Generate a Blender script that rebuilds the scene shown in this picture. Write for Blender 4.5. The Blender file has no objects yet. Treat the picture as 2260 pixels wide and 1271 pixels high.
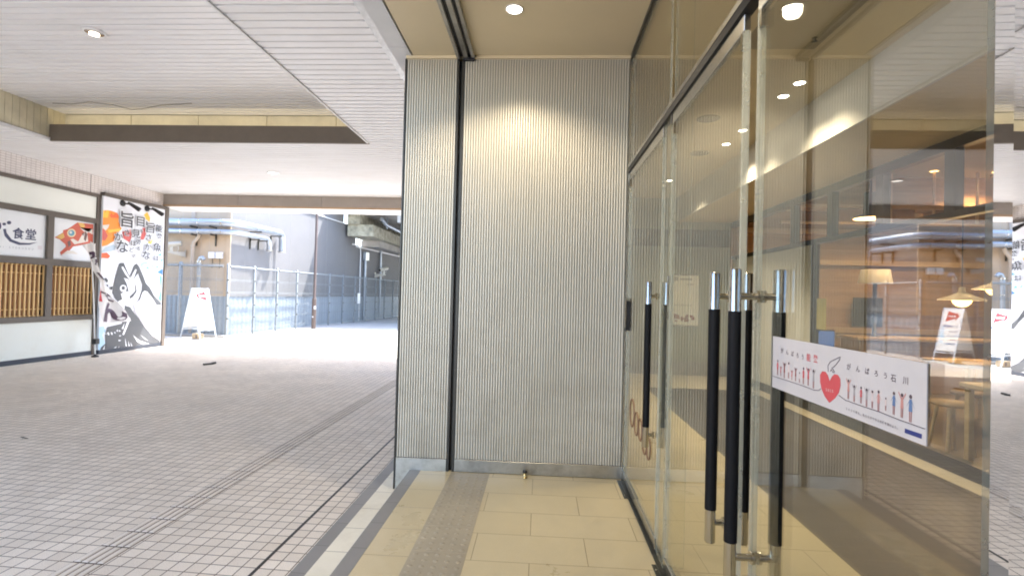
import bpy, bmesh, math, random
from mathutils import Vector, Matrix
S = bpy.context.scene
COL = S.collection
rnd = random.Random(7)

# ------------------------------------------------------------------ camera
cam = bpy.data.cameras.new('camera')
camo = bpy.data.objects.new('camera', cam)
COL.objects.link(camo)
cam.sensor_fit = 'HORIZONTAL'
cam.sensor_width = 36.0
cam.lens = 36.0 * 1126.0 / 2260.0
cam.clip_start = 0.02
cam.clip_end = 600
_r = Vector((0.99808537, 0.05617105, 0.02589204))
_d = Vector((0.02504599, 0.01571413, -0.99956279))
_f = Vector((-0.05655336, 0.99829749, 0.01427718))
camo.matrix_world = Matrix(((_r.x, -_d.x, -_f.x, 0.0), (_r.y, -_d.y, -_f.y, 0.0), (_r.z, -_d.z, -_f.z, 1.66), (0, 0, 0, 1)))
S.camera = camo

# ------------------------------------------------------------------ sky, sun, exposure
SUN = Vector((0.34, 0.45, 1.0)).normalized()
W = bpy.data.worlds.new('World')
S.world = W
W.use_nodes = True
nt = W.node_tree
sky = nt.nodes.new('ShaderNodeTexSky')
sky.sky_type = 'NISHITA'
sky.sun_disc = False
sky.sun_elevation = math.asin(SUN.z)
sky.sun_rotation = math.atan2(SUN.x, SUN.y)
sky.air_density = 1.0
sky.dust_density = 1.8
sky.ozone_density = 0.9
bg = nt.nodes['Background']
bg.inputs['Strength'].default_value = 0.15
nt.links.new(sky.outputs[0], bg.inputs['Color'])
sl = bpy.data.lights.new('sun', 'SUN')
sl.energy = 2.0
sl.angle = math.radians(0.5)
sl.color = (1.0, 0.965, 0.92)
slo = bpy.data.objects.new('sun', sl)
COL.objects.link(slo)
slo.rotation_euler = (-SUN).to_track_quat('-Z', 'Y').to_euler()
slo.location = (0, 0, 30)
S.view_settings.view_transform = 'Standard'
S.view_settings.look = 'None'
S.view_settings.gamma = 1.0
S.view_settings.use_curve_mapping = False
S.view_settings.exposure = 3.2
S.render.engine = 'CYCLES'
cy = S.cycles
cy.max_bounces = 10
cy.diffuse_bounces = 5
cy.glossy_bounces = 5
cy.transmission_bounces = 6
cy.transparent_max_bounces = 24
cy.sample_clamp_indirect = 0.5
cy.caustics_reflective = False
cy.caustics_refractive = False
cy.pixel_filter_type = 'BLACKMAN_HARRIS'
cy.filter_width = 1.9
cy.use_guiding = True
cy.use_denoising = True
try:
    cy.denoiser = 'OPENIMAGEDENOISE'
    cy.denoising_input_passes = 'RGB_ALBEDO_NORMAL'
    cy.denoising_prefilter = 'ACCURATE'
except Exception:
    pass

# ------------------------------------------------------------------ materials
MATS = {}


def mat(name, col, rough=0.6, metal=0.0, amt=0.08, scale=3.0, bump=0.0, bscale=60.0, rvar=0.0, spec=0.5, stretch=(1, 1, 1)):
    if name in MATS:
        return MATS[name]
    m = bpy.data.materials.new(name)
    m.use_nodes = True
    t = m.node_tree
    b = t.nodes['Principled BSDF']
    b.inputs['Roughness'].default_value = rough
    b.inputs['Metallic'].default_value = metal
    b.inputs['Specular IOR Level'].default_value = spec
    tc = t.nodes.new('ShaderNodeTexCoord')
    mp = t.nodes.new('ShaderNodeMapping')
    mp.inputs['Scale'].default_value = stretch
    t.links.new(tc.outputs['Object'], mp.inputs[0])
    n = t.nodes.new('ShaderNodeTexNoise')
    n.inputs['Scale'].default_value = scale
    n.inputs['Detail'].default_value = 6
    n.inputs['Roughness'].default_value = 0.65
    t.links.new(mp.outputs[0], n.inputs['Vector'])
    r = t.nodes.new('ShaderNodeMapRange')
    r.inputs['From Min'].default_value = 0.3
    r.inputs['From Max'].default_value = 0.7
    r.inputs['To Min'].default_value = 1 - amt
    r.inputs['To Max'].default_value = 1 + amt
    t.links.new(n.outputs['Fac'], r.inputs['Value'])
    mx = t.nodes.new('ShaderNodeMix')
    mx.data_type = 'RGBA'
    mx.blend_type = 'MULTIPLY'
    mx.inputs[0].default_value = 1
    mx.inputs[6].default_value = (*col, 1)
    t.links.new(r.outputs[0], mx.inputs[7])
    t.links.new(mx.outputs[2], b.inputs['Base Color'])
    if rvar:
        r2 = t.nodes.new('ShaderNodeMapRange')
        r2.inputs['To Min'].default_value = max(0, rough - rvar)
        r2.inputs['To Max'].default_value = min(1, rough + rvar)
        t.links.new(n.outputs['Fac'], r2.inputs['Value'])
        t.links.new(r2.outputs[0], b.inputs['Roughness'])
    if bump:
        n2 = t.nodes.new('ShaderNodeTexNoise')
        n2.inputs['Scale'].default_value = bscale
        n2.inputs['Detail'].default_value = 3
        t.links.new(mp.outputs[0], n2.inputs['Vector'])
        bp = t.nodes.new('ShaderNodeBump')
        bp.inputs['Strength'].default_value = bump
        bp.inputs['Distance'].default_value = 0.01
        t.links.new(n2.outputs['Fac'], bp.inputs['Height'])
        t.links.new(bp.outputs[0], b.inputs['Normal'])
    MATS[name] = m
    return m


def brickmat(name, c1, c2, cm, w, h, mortar, loc=(0, 0, 0), rot=(0, 0, 0), offset=0.0, freq=2, rough=0.6, bump=0.3, dirt=0.12, dscale=0.7, rvar=0.1, spec=0.5, speck=0.0, upright=False, skew=0.0):
    m = bpy.data.materials.new(name)
    m.use_nodes = True
    t = m.node_tree
    b = t.nodes['Principled BSDF']
    b.inputs['Specular IOR Level'].default_value = spec
    tc = t.nodes.new('ShaderNodeTexCoord')
    mp = t.nodes.new('ShaderNodeMapping')
    mp.inputs['Location'].default_value = loc
    mp.inputs['Rotation'].default_value = rot
    t.links.new(tc.outputs['Object'], mp.inputs[0])
    br = t.nodes.new('ShaderNodeTexBrick')
    br.offset = offset
    br.offset_frequency = freq
    br.squash = 1
    br.inputs['Scale'].default_value = 1
    br.inputs['Brick Width'].default_value = w
    br.inputs['Row Height'].default_value = h
    br.inputs['Mortar Size'].default_value = mortar
    br.inputs['Mortar Smooth'].default_value = 0.15
    br.inputs['Bias'].default_value = 0
    br.inputs['Color1'].default_value = (*c1, 1)
    br.inputs['Color2'].default_value = (*c2, 1)
    br.inputs['Mortar'].default_value = (*cm, 1)
    if upright:
        sx = t.nodes.new('ShaderNodeSeparateXYZ')
        cx_ = t.nodes.new('ShaderNodeCombineXYZ')
        t.links.new(mp.outputs[0], sx.inputs[0])
        t.links.new(sx.outputs[1], cx_.inputs[0])
        t.links.new(sx.outputs[2], cx_.inputs[1])
        t.links.new(cx_.outputs[0], br.inputs['Vector'])
    elif skew:
        sx = t.nodes.new('ShaderNodeSeparateXYZ')
        cx_ = t.nodes.new('ShaderNodeCombineXYZ')
        ma = t.nodes.new('ShaderNodeMath')
        ma.operation = 'MULTIPLY_ADD'
        ma.inputs[1].default_value = skew
        t.links.new(mp.outputs[0], sx.inputs[0])
        t.links.new(sx.outputs[0], ma.inputs[0])
        t.links.new(sx.outputs[1], ma.inputs[2])
        t.links.new(sx.outputs[0], cx_.inputs[0])
        t.links.new(ma.outputs[0], cx_.inputs[1])
        t.links.new(cx_.outputs[0], br.inputs['Vector'])
    else:
        t.links.new(mp.outputs[0], br.inputs['Vector'])
    n = t.nodes.new('ShaderNodeTexNoise')
    n.inputs['Scale'].default_value = dscale
    n.inputs['Detail'].default_value = 8
    n.inputs['Roughness'].default_value = 0.7
    t.links.new(tc.outputs['Object'], n.inputs['Vector'])
    r = t.nodes.new('ShaderNodeMapRange')
    r.inputs['From Min'].default_value = 0.3
    r.inputs['From Max'].default_value = 0.7
    r.inputs['To Min'].default_value = 1 - dirt
    r.inputs['To Max'].default_value = 1 + dirt
    t.links.new(n.outputs['Fac'], r.inputs['Value'])
    mx = t.nodes.new('ShaderNodeMix')
    mx.data_type = 'RGBA'
    mx.blend_type = 'MULTIPLY'
    mx.inputs[0].default_value = 1
    t.links.new(br.outputs['Color'], mx.inputs[6])
    t.links.new(r.outputs[0], mx.inputs[7])
    out = mx.outputs[2]
    if speck:
        n3 = t.nodes.new('ShaderNodeTexNoise')
        n3.inputs['Scale'].default_value = 190
        n3.inputs['Detail'].default_value = 2
        t.links.new(tc.outputs['Object'], n3.inputs['Vector'])
        r3 = t.nodes.new('ShaderNodeMapRange')
        r3.inputs['From Min'].default_value = 0.35
        r3.inputs['From Max'].default_value = 0.65
        r3.inputs['To Min'].default_value = 1 - speck
        r3.inputs['To Max'].default_value = 1 + speck
        t.links.new(n3.outputs['Fac'], r3.inputs['Value'])
        m3 = t.nodes.new('ShaderNodeMix')
        m3.data_type = 'RGBA'
        m3.blend_type = 'MULTIPLY'
        m3.inputs[0].default_value = 1
        t.links.new(out, m3.inputs[6])
        t.links.new(r3.outputs[0], m3.inputs[7])
        out = m3.outputs[2]
    t.links.new(out, b.inputs['Base Color'])
    r2 = t.nodes.new('ShaderNodeMapRange')
    r2.inputs['To Min'].default_value = max(0.02, rough - rvar)
    r2.inputs['To Max'].default_value = min(1, rough + rvar)
    t.links.new(n.outputs['Fac'], r2.inputs['Value'])
    t.links.new(r2.outputs[0], b.inputs['Roughness'])
    if bump:
        bp = t.nodes.new('ShaderNodeBump')
        bp.inputs['Strength'].default_value = bump
        bp.inputs['Distance'].default_value = 0.004
        bp.invert = True
        t.links.new(br.outputs['Fac'], bp.inputs['Height'])
        t.links.new(bp.outputs[0], b.inputs['Normal'])
    MATS[name] = m
    return m


def emit(name, col, strength):
    m = bpy.data.materials.new(name)
    m.use_nodes = True
    t = m.node_tree
    t.nodes.remove(t.nodes['Principled BSDF'])
    e = t.nodes.new('ShaderNodeEmission')
    e.inputs[0].default_value = (*col, 1)
    e.inputs[1].default_value = strength
    t.links.new(e.outputs[0], t.nodes['Material Output'].inputs[0])
    MATS[name] = m
    return m


def glassmat(name, tint, boost=1.0):
    """one face of a clear pane: Schlick reflection over straight transmission"""
    m = bpy.data.materials.new(name)
    m.use_nodes = True
    t = m.node_tree
    t.nodes.remove(t.nodes['Principled BSDF'])
    g = t.nodes.new('ShaderNodeNewGeometry')
    dp = t.nodes.new('ShaderNodeVectorMath')
    dp.operation = 'DOT_PRODUCT'
    t.links.new(g.outputs['Incoming'], dp.inputs[0])
    t.links.new(g.outputs['Normal'], dp.inputs[1])

    def mth(op, a, b=None, clamp=False):
        n = t.nodes.new('ShaderNodeMath')
        n.operation = op
        n.use_clamp = clamp
        for i, v in enumerate((a, b)):
            if v is None:
                continue
            if isinstance(v, (int, float)):
                n.inputs[i].default_value = v
            else:
                t.links.new(v, n.inputs[i])
        return n.outputs[0]
    c = mth('ABSOLUTE', dp.outputs['Value'])
    k = mth('POWER', mth('SUBTRACT', 1.0, c, True), 5.0)
    f = mth('ADD', mth('MULTIPLY', k, 0.957), 0.043 * boost, True)
    tr = t.nodes.new('ShaderNodeBsdfTransparent')
    tr.inputs[0].default_value = (*tint, 1)
    gl = t.nodes.new('ShaderNodeBsdfGlossy')
    gl.inputs['Roughness'].default_value = 0.0
    gl.inputs[0].default_value = (1, 1, 1, 1)
    mx = t.nodes.new('ShaderNodeMixShader')
    t.links.new(f, mx.inputs[0])
    t.links.new(tr.outputs[0], mx.inputs[1])
    t.links.new(gl.outputs[0], mx.inputs[2])
    t.links.new(mx.outputs[0], t.nodes['Material Output'].inputs[0])
    MATS[name] = m
    return m


# ------------------------------------------------------------------ builders
def grime(name, lo, hi, z0, z1, scale=5.0, dark=0.55):
    """soil with its own patchy shape, thickest low down where mops and feet leave it"""
    t = MATS[name].node_tree
    b = t.nodes['Principled BSDF']
    src = b.inputs['Base Color'].links[0].from_socket
    tc = t.nodes.new('ShaderNodeTexCoord')
    sp = t.nodes.new('ShaderNodeSeparateXYZ')
    t.links.new(tc.outputs['Object'], sp.inputs[0])
    h = t.nodes.new('ShaderNodeMapRange')
    h.inputs['From Min'].default_value = z0
    h.inputs['From Max'].default_value = z1
    h.inputs['To Min'].default_value = hi
    h.inputs['To Max'].default_value = lo
    t.links.new(sp.outputs[2], h.inputs['Value'])
    n = t.nodes.new('ShaderNodeTexNoise')
    n.inputs['Scale'].default_value = scale
    n.inputs['Detail'].default_value = 9
    n.inputs['Roughness'].default_value = 0.75
    t.links.new(tc.outputs['Object'], n.inputs['Vector'])
    r = t.nodes.new('ShaderNodeMapRange')
    r.inputs['From Min'].default_value = 0.45
    r.inputs['From Max'].default_value = 0.72
    t.links.new(n.outputs['Fac'], r.inputs['Value'])
    mu_ = t.nodes.new('ShaderNodeMath')
    mu_.operation = 'MULTIPLY'
    t.links.new(r.outputs[0], mu_.inputs[0])
    t.links.new(h.outputs[0], mu_.inputs[1])
    mx = t.nodes.new('ShaderNodeMix')
    mx.data_type = 'RGBA'
    mx.blend_type = 'MULTIPLY'
    t.links.new(mu_.outputs[0], mx.inputs[0])
    t.links.new(src, mx.inputs[6])
    mx.inputs[7].default_value = (dark, dark * 0.95, dark * 0.88, 1)
    t.links.new(mx.outputs[2], b.inputs['Base Color'])



class MB:
    def __init__(s):
        s.v = []
        s.f = []
        s.sm = []
        s.mi = []

    def add(s, vs, fs, smooth=False, mi=0):
        o = len(s.v)
        s.v += [tuple(v) for v in vs]
        for f in fs:
            s.f.append([o + i for i in f])
            s.sm.append(smooth)
            s.mi.append(mi)
        return s

    def box(s, x0, x1, y0, y1, z0, z1, mi=0):
        x0, x1 = min(x0, x1), max(x0, x1)
        y0, y1 = min(y0, y1), max(y0, y1)
        z0, z1 = min(z0, z1), max(z0, z1)
        return s.add([(x0, y0, z0), (x1, y0, z0), (x1, y1, z0), (x0, y1, z0), (x0, y0, z1), (x1, y0, z1), (x1, y1, z1), (x0, y1, z1)],
                     [(0, 3, 2, 1), (4, 5, 6, 7), (0, 1, 5, 4), (1, 2, 6, 5), (2, 3, 7, 6), (3, 0, 4, 7)], mi=mi)

    def obox(s, c, ax, ay, az, hx, hy, hz, mi=0):
        """oriented box: centre, three unit axes, half sizes"""
        c, ax, ay, az = Vector(c), Vector(ax), Vector(ay), Vector(az)
        vs = []
        for k in (-1, 1):
            for i, j in ((-1, -1), (1, -1), (1, 1), (-1, 1)):
                vs.append(c + ax * hx * i + ay * hy * j + az * hz * k)
        return s.add(vs, [(0, 3, 2, 1), (4, 5, 6, 7), (0, 1, 5, 4), (1, 2, 6, 5), (2, 3, 7, 6), (3, 0, 4, 7)], mi=mi)

    def tube(s, pts, r, n=12, cap=True, mi=0):
        pts = [Vector(p) for p in pts]
        rs = r if isinstance(r, (list, tuple)) else [r] * len(pts)
        prev = None
        rings = []
        for i, p in enumerate(pts):
            d = (pts[min(i + 1, len(pts) - 1)] - pts[max(i - 1, 0)]).normalized()
            if prev is None:
                a = d.orthogonal().normalized()
            else:
                a = (prev - d * prev.dot(d)).normalized()
            prev = a
            b = d.cross(a)
            rings.append([p + (a * math.cos(2 * math.pi * k / n) + b * math.sin(2 * math.pi * k / n)) * rs[i] for k in range(n)])
        o = len(s.v)
        for rg in rings:
            s.v += [tuple(v) for v in rg]
        for i in range(len(rings) - 1):
            for k in range(n):
                s.f.append([o + i * n + k, o + i * n + (k + 1) % n, o + (i + 1) * n + (k + 1) % n, o + (i + 1) * n + k])
                s.sm.append(True)
                s.mi.append(mi)
        if cap:
            s.add(rings[0][::-1], [tuple(range(n))], mi=mi)
            s.add(rings[-1], [tuple(range(n))], mi=mi)
        return s

    def lathe(s, c, prof, n=24, mi=0, axis='Z'):
        o = len(s.v)
        for r, z in prof:
            for k in range(n):
                a = 2 * math.pi * k / n
                if axis == 'Z':
                    s.v.append((c[0] + r * math.cos(a), c[1] + r * math.sin(a), c[2] + z))
                else:
                    s.v.append((c[0] + z, c[1] + r * math.cos(a), c[2] + r * math.sin(a)))
        for i in range(len(prof) - 1):
            for k in range(n):
                s.f.append([o + i * n + k, o + i * n + (k + 1) % n, o + (i + 1) * n + (k + 1) % n, o + (i + 1) * n + k])
                s.sm.append(True)
                s.mi.append(mi)
        return s

    def prism(s, poly, axis, a0, a1, mi=0):
        """polygon (u,v) extruded along axis X (u=y,v=z), Y (u=x,v=z) or Z (u=x,v=y)"""
        def P(u, v, a):
            return {'X': (a, u, v), 'Y': (u, a, v), 'Z': (u, v, a)}[axis]
        n = len(poly)
        vs = [P(u, v, a0) for u, v in poly] + [P(u, v, a1) for u, v in poly]
        fs = [tuple(range(n))[::-1], tuple(range(n, 2 * n))] + [(i, (i + 1) % n, n + (i + 1) % n, n + i) for i in range(n)]
        return s.add(vs, fs, mi=mi)

    def build(s, name, mats, parent=None, bevel=0.0):
        me = bpy.data.meshes.new(name)
        org = Vector((0, 0, 0))
        if parent is not None:
            org = Vector(parent['_org'])
        me.from_pydata([(v[0] - org.x, v[1] - org.y, v[2] - org.z) for v in s.v], [], s.f)
        for p, sm, mi in zip(me.polygons, s.sm, s.mi):
            p.use_smooth = sm
            p.material_index = mi
        if not isinstance(mats, (list, tuple)):
            mats = [mats]
        for m in mats:
            me.materials.append(MATS[m] if isinstance(m, str) else m)
        bm = bmesh.new()
        bm.from_mesh(me)
        bmesh.ops.remove_doubles(bm, verts=bm.verts, dist=1e-6)
        bmesh.ops.recalc_face_normals(bm, faces=bm.faces)
        for e in bm.edges:
            e.smooth = all(f.smooth for f in e.link_faces)
        if bevel:
            es = [e for e in bm.edges if len(e.link_faces) == 2 and e.calc_face_angle(0) > 0.7]
            bmesh.ops.bevel(bm, geom=es, offset=bevel, segments=1, affect='EDGES', clamp_overlap=True)
        bm.to_mesh(me)
        bm.free()
        o = bpy.data.objects.new(name, me)
        COL.objects.link(o)
        o['_org'] = tuple(org)
        if parent is not None:
            o.parent = parent
        return o


def thing(name, label, cat, loc, group=None):
    o = bpy.data.objects.new(name, None)
    o.empty_display_size = 0.1
    COL.objects.link(o)
    o.location = loc
    o['_org'] = tuple(loc)
    o['label'] = label
    o['category'] = cat
    if group:
        o['group'] = group
    return o


def tag(o, label, cat, group=None):
    o['label'] = label
    o['category'] = cat
    if group:
        o['group'] = group
    return o


def struct(o):
    o['kind'] = 'structure'
    return o


def copy_tree(o, loc=None, label=None, parent=None):
    c = o.copy()
    COL.objects.link(c)
    if parent is not None:
        c.parent = parent
    if loc is not None:
        c.location = loc
    if label:
        c['label'] = label
    for ch in [x for x in list(o.children)]:
        copy_tree(ch, parent=c)
    return c


def lamp(name, kind, loc, energy, col, parent, size=0.05, spot=None, blend=0.6, target=None):
    l = bpy.data.lights.new(name, kind)
    l.energy = energy
    l.color = col
    if kind == 'SPOT':
        l.spot_size = math.radians(spot)
        l.spot_blend = blend
        l.shadow_soft_size = size
    elif kind == 'POINT':
        l.shadow_soft_size = size
    o = bpy.data.objects.new(name, l)
    COL.objects.link(o)
    if parent is not None:
        o.parent = parent
        o.location = Vector(loc) - Vector(parent['_org'])
    else:
        o.location = loc
    return o


_glyph = {}


def glyph(ch, w):
    """outline polygons of one character as a mesh, centred, one em high"""
    k = (ch, w)
    if k not in _glyph:
        c = bpy.data.curves.new('lettering', 'FONT')
        c.body = ch
        c.size = 1
        c.offset = w
        c.resolution_u = 3
        o = bpy.data.objects.new('lettering', c)
        COL.objects.link(o)
        dg = bpy.context.evaluated_depsgraph_get()
        me = bpy.data.meshes.new_from_object(o.evaluated_get(dg))
        vs = [tuple(v.co) for v in me.vertices]
        fs = [tuple(p.vertices) for p in me.polygons]
        bpy.data.objects.remove(o)
        bpy.data.curves.remove(c)
        bpy.data.meshes.remove(me)
        if vs:
            xs = [v[0] for v in vs]
            ys = [v[1] for v in vs]
            cx, cyy = (min(xs) + max(xs)) / 2, (min(ys) + max(ys)) / 2
            full = ch > '\u2e80'
            if full:
                cx, cyy = 0.5, 0.38
                if ch in 'を、。':
                    cx = 0.5
            vs = [(x - cx, y - cyy if full else y - 0.36) for x, y, z in vs]
        _glyph[k] = (vs, fs)
    return _glyph[k]


def put_text(mb, ch, w, place, sx, sy, mi=0):
    """place(u, v) -> 3D point, glyph scaled sx, sy"""
    vs, fs = glyph(ch, w)
    mb.add([place(x * sx, y * sy) for x, y in vs], fs, mi=mi)


def tri_flat(mb, pts, mi=0):
    """fill a simple (maybe concave) flat outline"""
    from mathutils.geometry import tessellate_polygon
    tr = tessellate_polygon([[Vector(p) for p in pts]])
    mb.add(pts, [tuple(t) for t in tr], mi=mi)
ART=[["orange",[[11555,3365],[11636,3443],[11809,3458],[11988,3435],[12045,3369],[12042,3233],[12141,3066],[12045,2963],[11929,2740],[11741,2617],[11536,2568],[11545,3218]]],["yellow",[[11578,3423],[11611,3446],[11639,3378],[11687,3456],[11760,3460],[11721,3274],[11560,3257]]],["redor",[[11771,3333],[11828,3424],[11866,3356],[11934,3426],[12006,3423],[12038,3315],[11816,3289]]],["red",[[11538,3001],[11658,2958],[11740,2837],[11668,2712],[11529,2725]]],["pale",[[11585,3079],[11771,3120],[11740,3035],[11675,2960],[11587,3014]]],["yellow",[[11725,2989],[12077,3057],[12133,3027],[11763,2913]]],["bluegrey",[[11538,2452],[11675,2559],[11915,2649],[12036,2556],[11852,2480],[11539,2424]]],["redor",[[11538,2409],[11732,2433],[11831,2357],[11773,2297],[11535,2293]]],["red",[[12153,2991],[12414,3078],[12470,2907],[12390,2751],[12198,2830]]],["red",[[12805,3185],[12885,3228],[12945,3059],[12841,2862],[12739,2867]]],["yellow",[[12830,3524],[12940,3614],[13045,3477],[13030,3361],[12897,3422]]],["yellow",[[13027,2891],[13175,2907],[13116,2786],[13000,2791]]],["aqua",[[12750,2218],[13525,2305],[13511,2048],[13344,1982],[13124,1791],[12959,1880],[12865,2074]]],["blue",[[13351,2099],[13440,2153],[13560,2120],[13554,1971],[13460,2007],[13381,2023]]],["teal",[[13461,1977],[13536,1911],[13542,1231],[13449,1310],[13508,1556]]],["ltblue",[[11531,653],[11718,659],[11774,535],[11677,465],[11772,260],[11703,92],[11535,99]]],["dark",[[12097,2191],[12049,2051],[11995,1854],[11950,1677],[11924,1467],[11996,1345],[12096,1247],[12256,1290],[12205,1451],[12291,1505],[12424,1507],[12348,1705],[12253,1846],[12410,1815],[12647,1660],[12682,1509],[12567,1365],[12478,1316],[12449,1370],[12563,1453],[12634,1523],[12622,1693],[12405,1933],[12236,2222],[12139,2215]]],["white",[[12171,2119],[12219,2122],[12407,1888],[12620,1739],[12621,1698],[12504,1745],[12293,1937],[12184,2084]]],["dark",[[12440,1907],[12565,2179],[12644,2230],[12742,2143],[12872,1924],[12978,1730],[13119,1618],[13268,1418],[13538,1201],[13528,1132],[13384,1145],[13247,1321],[13037,1512],[12938,1530],[12868,1473],[12815,1323],[12693,1148],[12658,1157],[12778,1361],[12841,1548],[12846,1698],[12702,1983],[12646,1915],[12581,1830]]],["white",[[12486,1891],[12604,2080],[12651,2073],[12568,1848]]],["grey",[[12578,1140],[12758,1286],[12957,1133],[13243,858],[13393,677],[13513,179],[13243,337],[12983,584],[12779,820],[12607,1011]]],["dark",[[12307,1146],[12488,1106],[12584,993],[12780,801],[12983,565],[13243,318],[13549,157],[13553,58],[12720,53],[11634,68],[11660,168],[11781,242],[11757,467],[11820,636],[12239,700],[12293,966]]],["white",[[12106,1256],[12229,1304],[12179,1451],[12231,1455],[12297,1376],[12325,1488],[12370,1479],[12373,1394],[12427,1452],[12478,1416],[12432,1343],[12537,1288],[12456,1216],[12476,1120],[12374,1135],[12287,1200],[12310,1073],[12251,1025]]],["white",[[12345,1582],[12336,1542],[12310,1511],[12270,1493],[12225,1493],[12184,1510],[12155,1540],[12143,1579],[12152,1617],[12178,1649],[12217,1667],[12262,1668],[12303,1651],[12333,1621]]],["dark",[[12300,1592],[12295,1570],[12280,1552],[12258,1542],[12232,1542],[12209,1551],[12193,1568],[12186,1590],[12191,1612],[12206,1629],[12228,1640],[12253,1640],[12277,1631],[12293,1614]]],["white",[[12269,420],[12454,861],[12506,804],[12318,404]]],["white",[[12240,574],[12326,713],[12290,553]]],["white",[[12354,336],[12425,106],[12380,123]]],["white",[[12454,252],[12515,110],[12474,108]]],["white",[[12529,209],[12598,102],[12556,104]]],["white",[[12601,386],[12831,219],[13166,94],[12932,112],[12737,209]]],["white",[[12835,378],[13137,183],[12998,252]]],["white",[[11806,507],[11856,512],[11880,441],[11839,435]]],["white",[[11908,508],[11960,496],[11974,434],[11936,445]]],["white",[[12002,493],[12044,508],[12057,454]]],["white",[[12075,523],[12116,565],[12129,502]]],["white",[[12149,545],[12215,514],[12162,499]]],["white",[[12165,410],[12242,404],[12178,374]]],["white",[[12149,305],[12236,280],[12161,260]]],["white",[[12019,114],[12102,145],[12073,100]]],["white",[[12147,101],[12177,143],[12169,90]]],["white",[[11702,104],[11758,209],[11743,82]]],["white",[[11673,542],[11726,470],[11807,464],[11725,504]]],["dark",[[11668,1799],[11717,1835],[11781,1769],[11753,1707],[11701,1749]]],["dark",[[11734,1672],[11796,1657],[11768,1604]]],["dark",[[11829,1605],[11921,1624],[11914,1554],[11863,1536]]],["dark",[[12235,1290],[12304,1218],[12271,1218]]],["dark",[[12311,1289],[12369,1244],[12336,1235]]],["aqua",[[13226,2288],[13552,2410],[13564,2176],[13368,2047],[13024,2049],[12768,2227]]],["teal",[[12768,2227],[12930,2272],[13120,2262],[12931,2253]]],["teal",[[13142,2234],[13253,2175],[13166,2186]]],["teal",[[13316,2228],[13407,2167],[13297,2161]]],["teal",[[12976,2175],[13085,2100],[12958,2126]]],["teal",[[13420,2368],[13530,2409],[13511,2340]]],["teal",[[13347,2495],[13477,2572],[13459,2487]]],["grey2",[[11526,83],[12721,47],[13567,57],[13564,-6],[12724,-22],[11529,27]]]]
TXT=[["能",13345,3233,275,206,0.035,"ink"],["登",13377,3029,199,148,0.035,"ink"],["の",13417,2884,123,91,0.035,"ink"],["魚",13304,2715,327,247,0.035,"ink"],["は",13274,2415,218,164,0.035,"ink"],["旨",13032,3216,399,307,0.035,"ink"],["さ",12993,2943,272,209,0.035,"ink"],["か",12973,2691,271,208,0.035,"ink"],["な",12931,2470,331,256,0.035,"ink"],["目",12697,3329,370,291,0.035,"ink"],["を",12743,3082,141,111,0.035,"ink"],["見",12567,2997,294,233,0.035,"ink"],["張",12652,2794,189,149,0.035,"ink"],["る",12660,2622,149,117,0.035,"ink"],["ほ",12487,2738,194,155,0.035,"ink"],["ど",12427,2569,173,138,0.035,"ink"],["の",12537,2415,146,116,0.035,"ink"],["旨",12260,3311,505,410,0.035,"ink"],["さ",12275,2984,224,183,0.035,"ink"],["か",12022,2855,270,224,0.035,"ink"],["な",12142,2626,422,347,0.035,"ink"]]
SART=[["navy",[[9433,2700],[9486,2714],[9508,2632],[9605,2516],[9775,2469],[9949,2477],[10135,2517],[9965,2445],[9749,2419],[9566,2469],[9467,2571]]],["navy",[[9488,2806],[9485,2793],[9475,2782],[9461,2775],[9445,2773],[9430,2776],[9420,2784],[9416,2796],[9419,2808],[9428,2820],[9442,2827],[9459,2829],[9473,2826],[9484,2818]]],["navy",[[9584,2848],[9580,2832],[9569,2818],[9552,2809],[9532,2806],[9515,2810],[9502,2821],[9497,2836],[9501,2851],[9512,2865],[9530,2875],[9549,2878],[9567,2873],[9579,2863]]],["navy",[[9401,2759],[9398,2725],[9386,2697],[9367,2679],[9346,2677],[9327,2689],[9313,2714],[9307,2746],[9310,2779],[9322,2808],[9341,2825],[9362,2828],[9381,2816],[9395,2791]]],["seal",[[10138,2447],[10230,2445],[10230,2365],[10138,2367]]]]
STXT=[["食",9728,2652,232,238,0.02,"navy"],["堂",9983,2658,243,244,0.02,"navy"],["H",9389,2352,50,53,0.0,"navygrey"],["I",9449,2353,51,54,0.0,"navygrey"],["·",9510,2354,51,54,0.0,"navygrey"],["S",9572,2355,52,54,0.0,"navygrey"],["Y",9635,2356,52,54,0.0,"navygrey"],["O",9698,2357,53,55,0.0,"navygrey"],["K",9763,2359,54,55,0.0,"navygrey"],["U",9828,2360,55,55,0.0,"navygrey"],["D",9893,2361,55,56,0.0,"navygrey"],["O",9960,2362,56,56,0.0,"navygrey"],["U",10028,2363,57,56,0.0,"navygrey"]]
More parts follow.
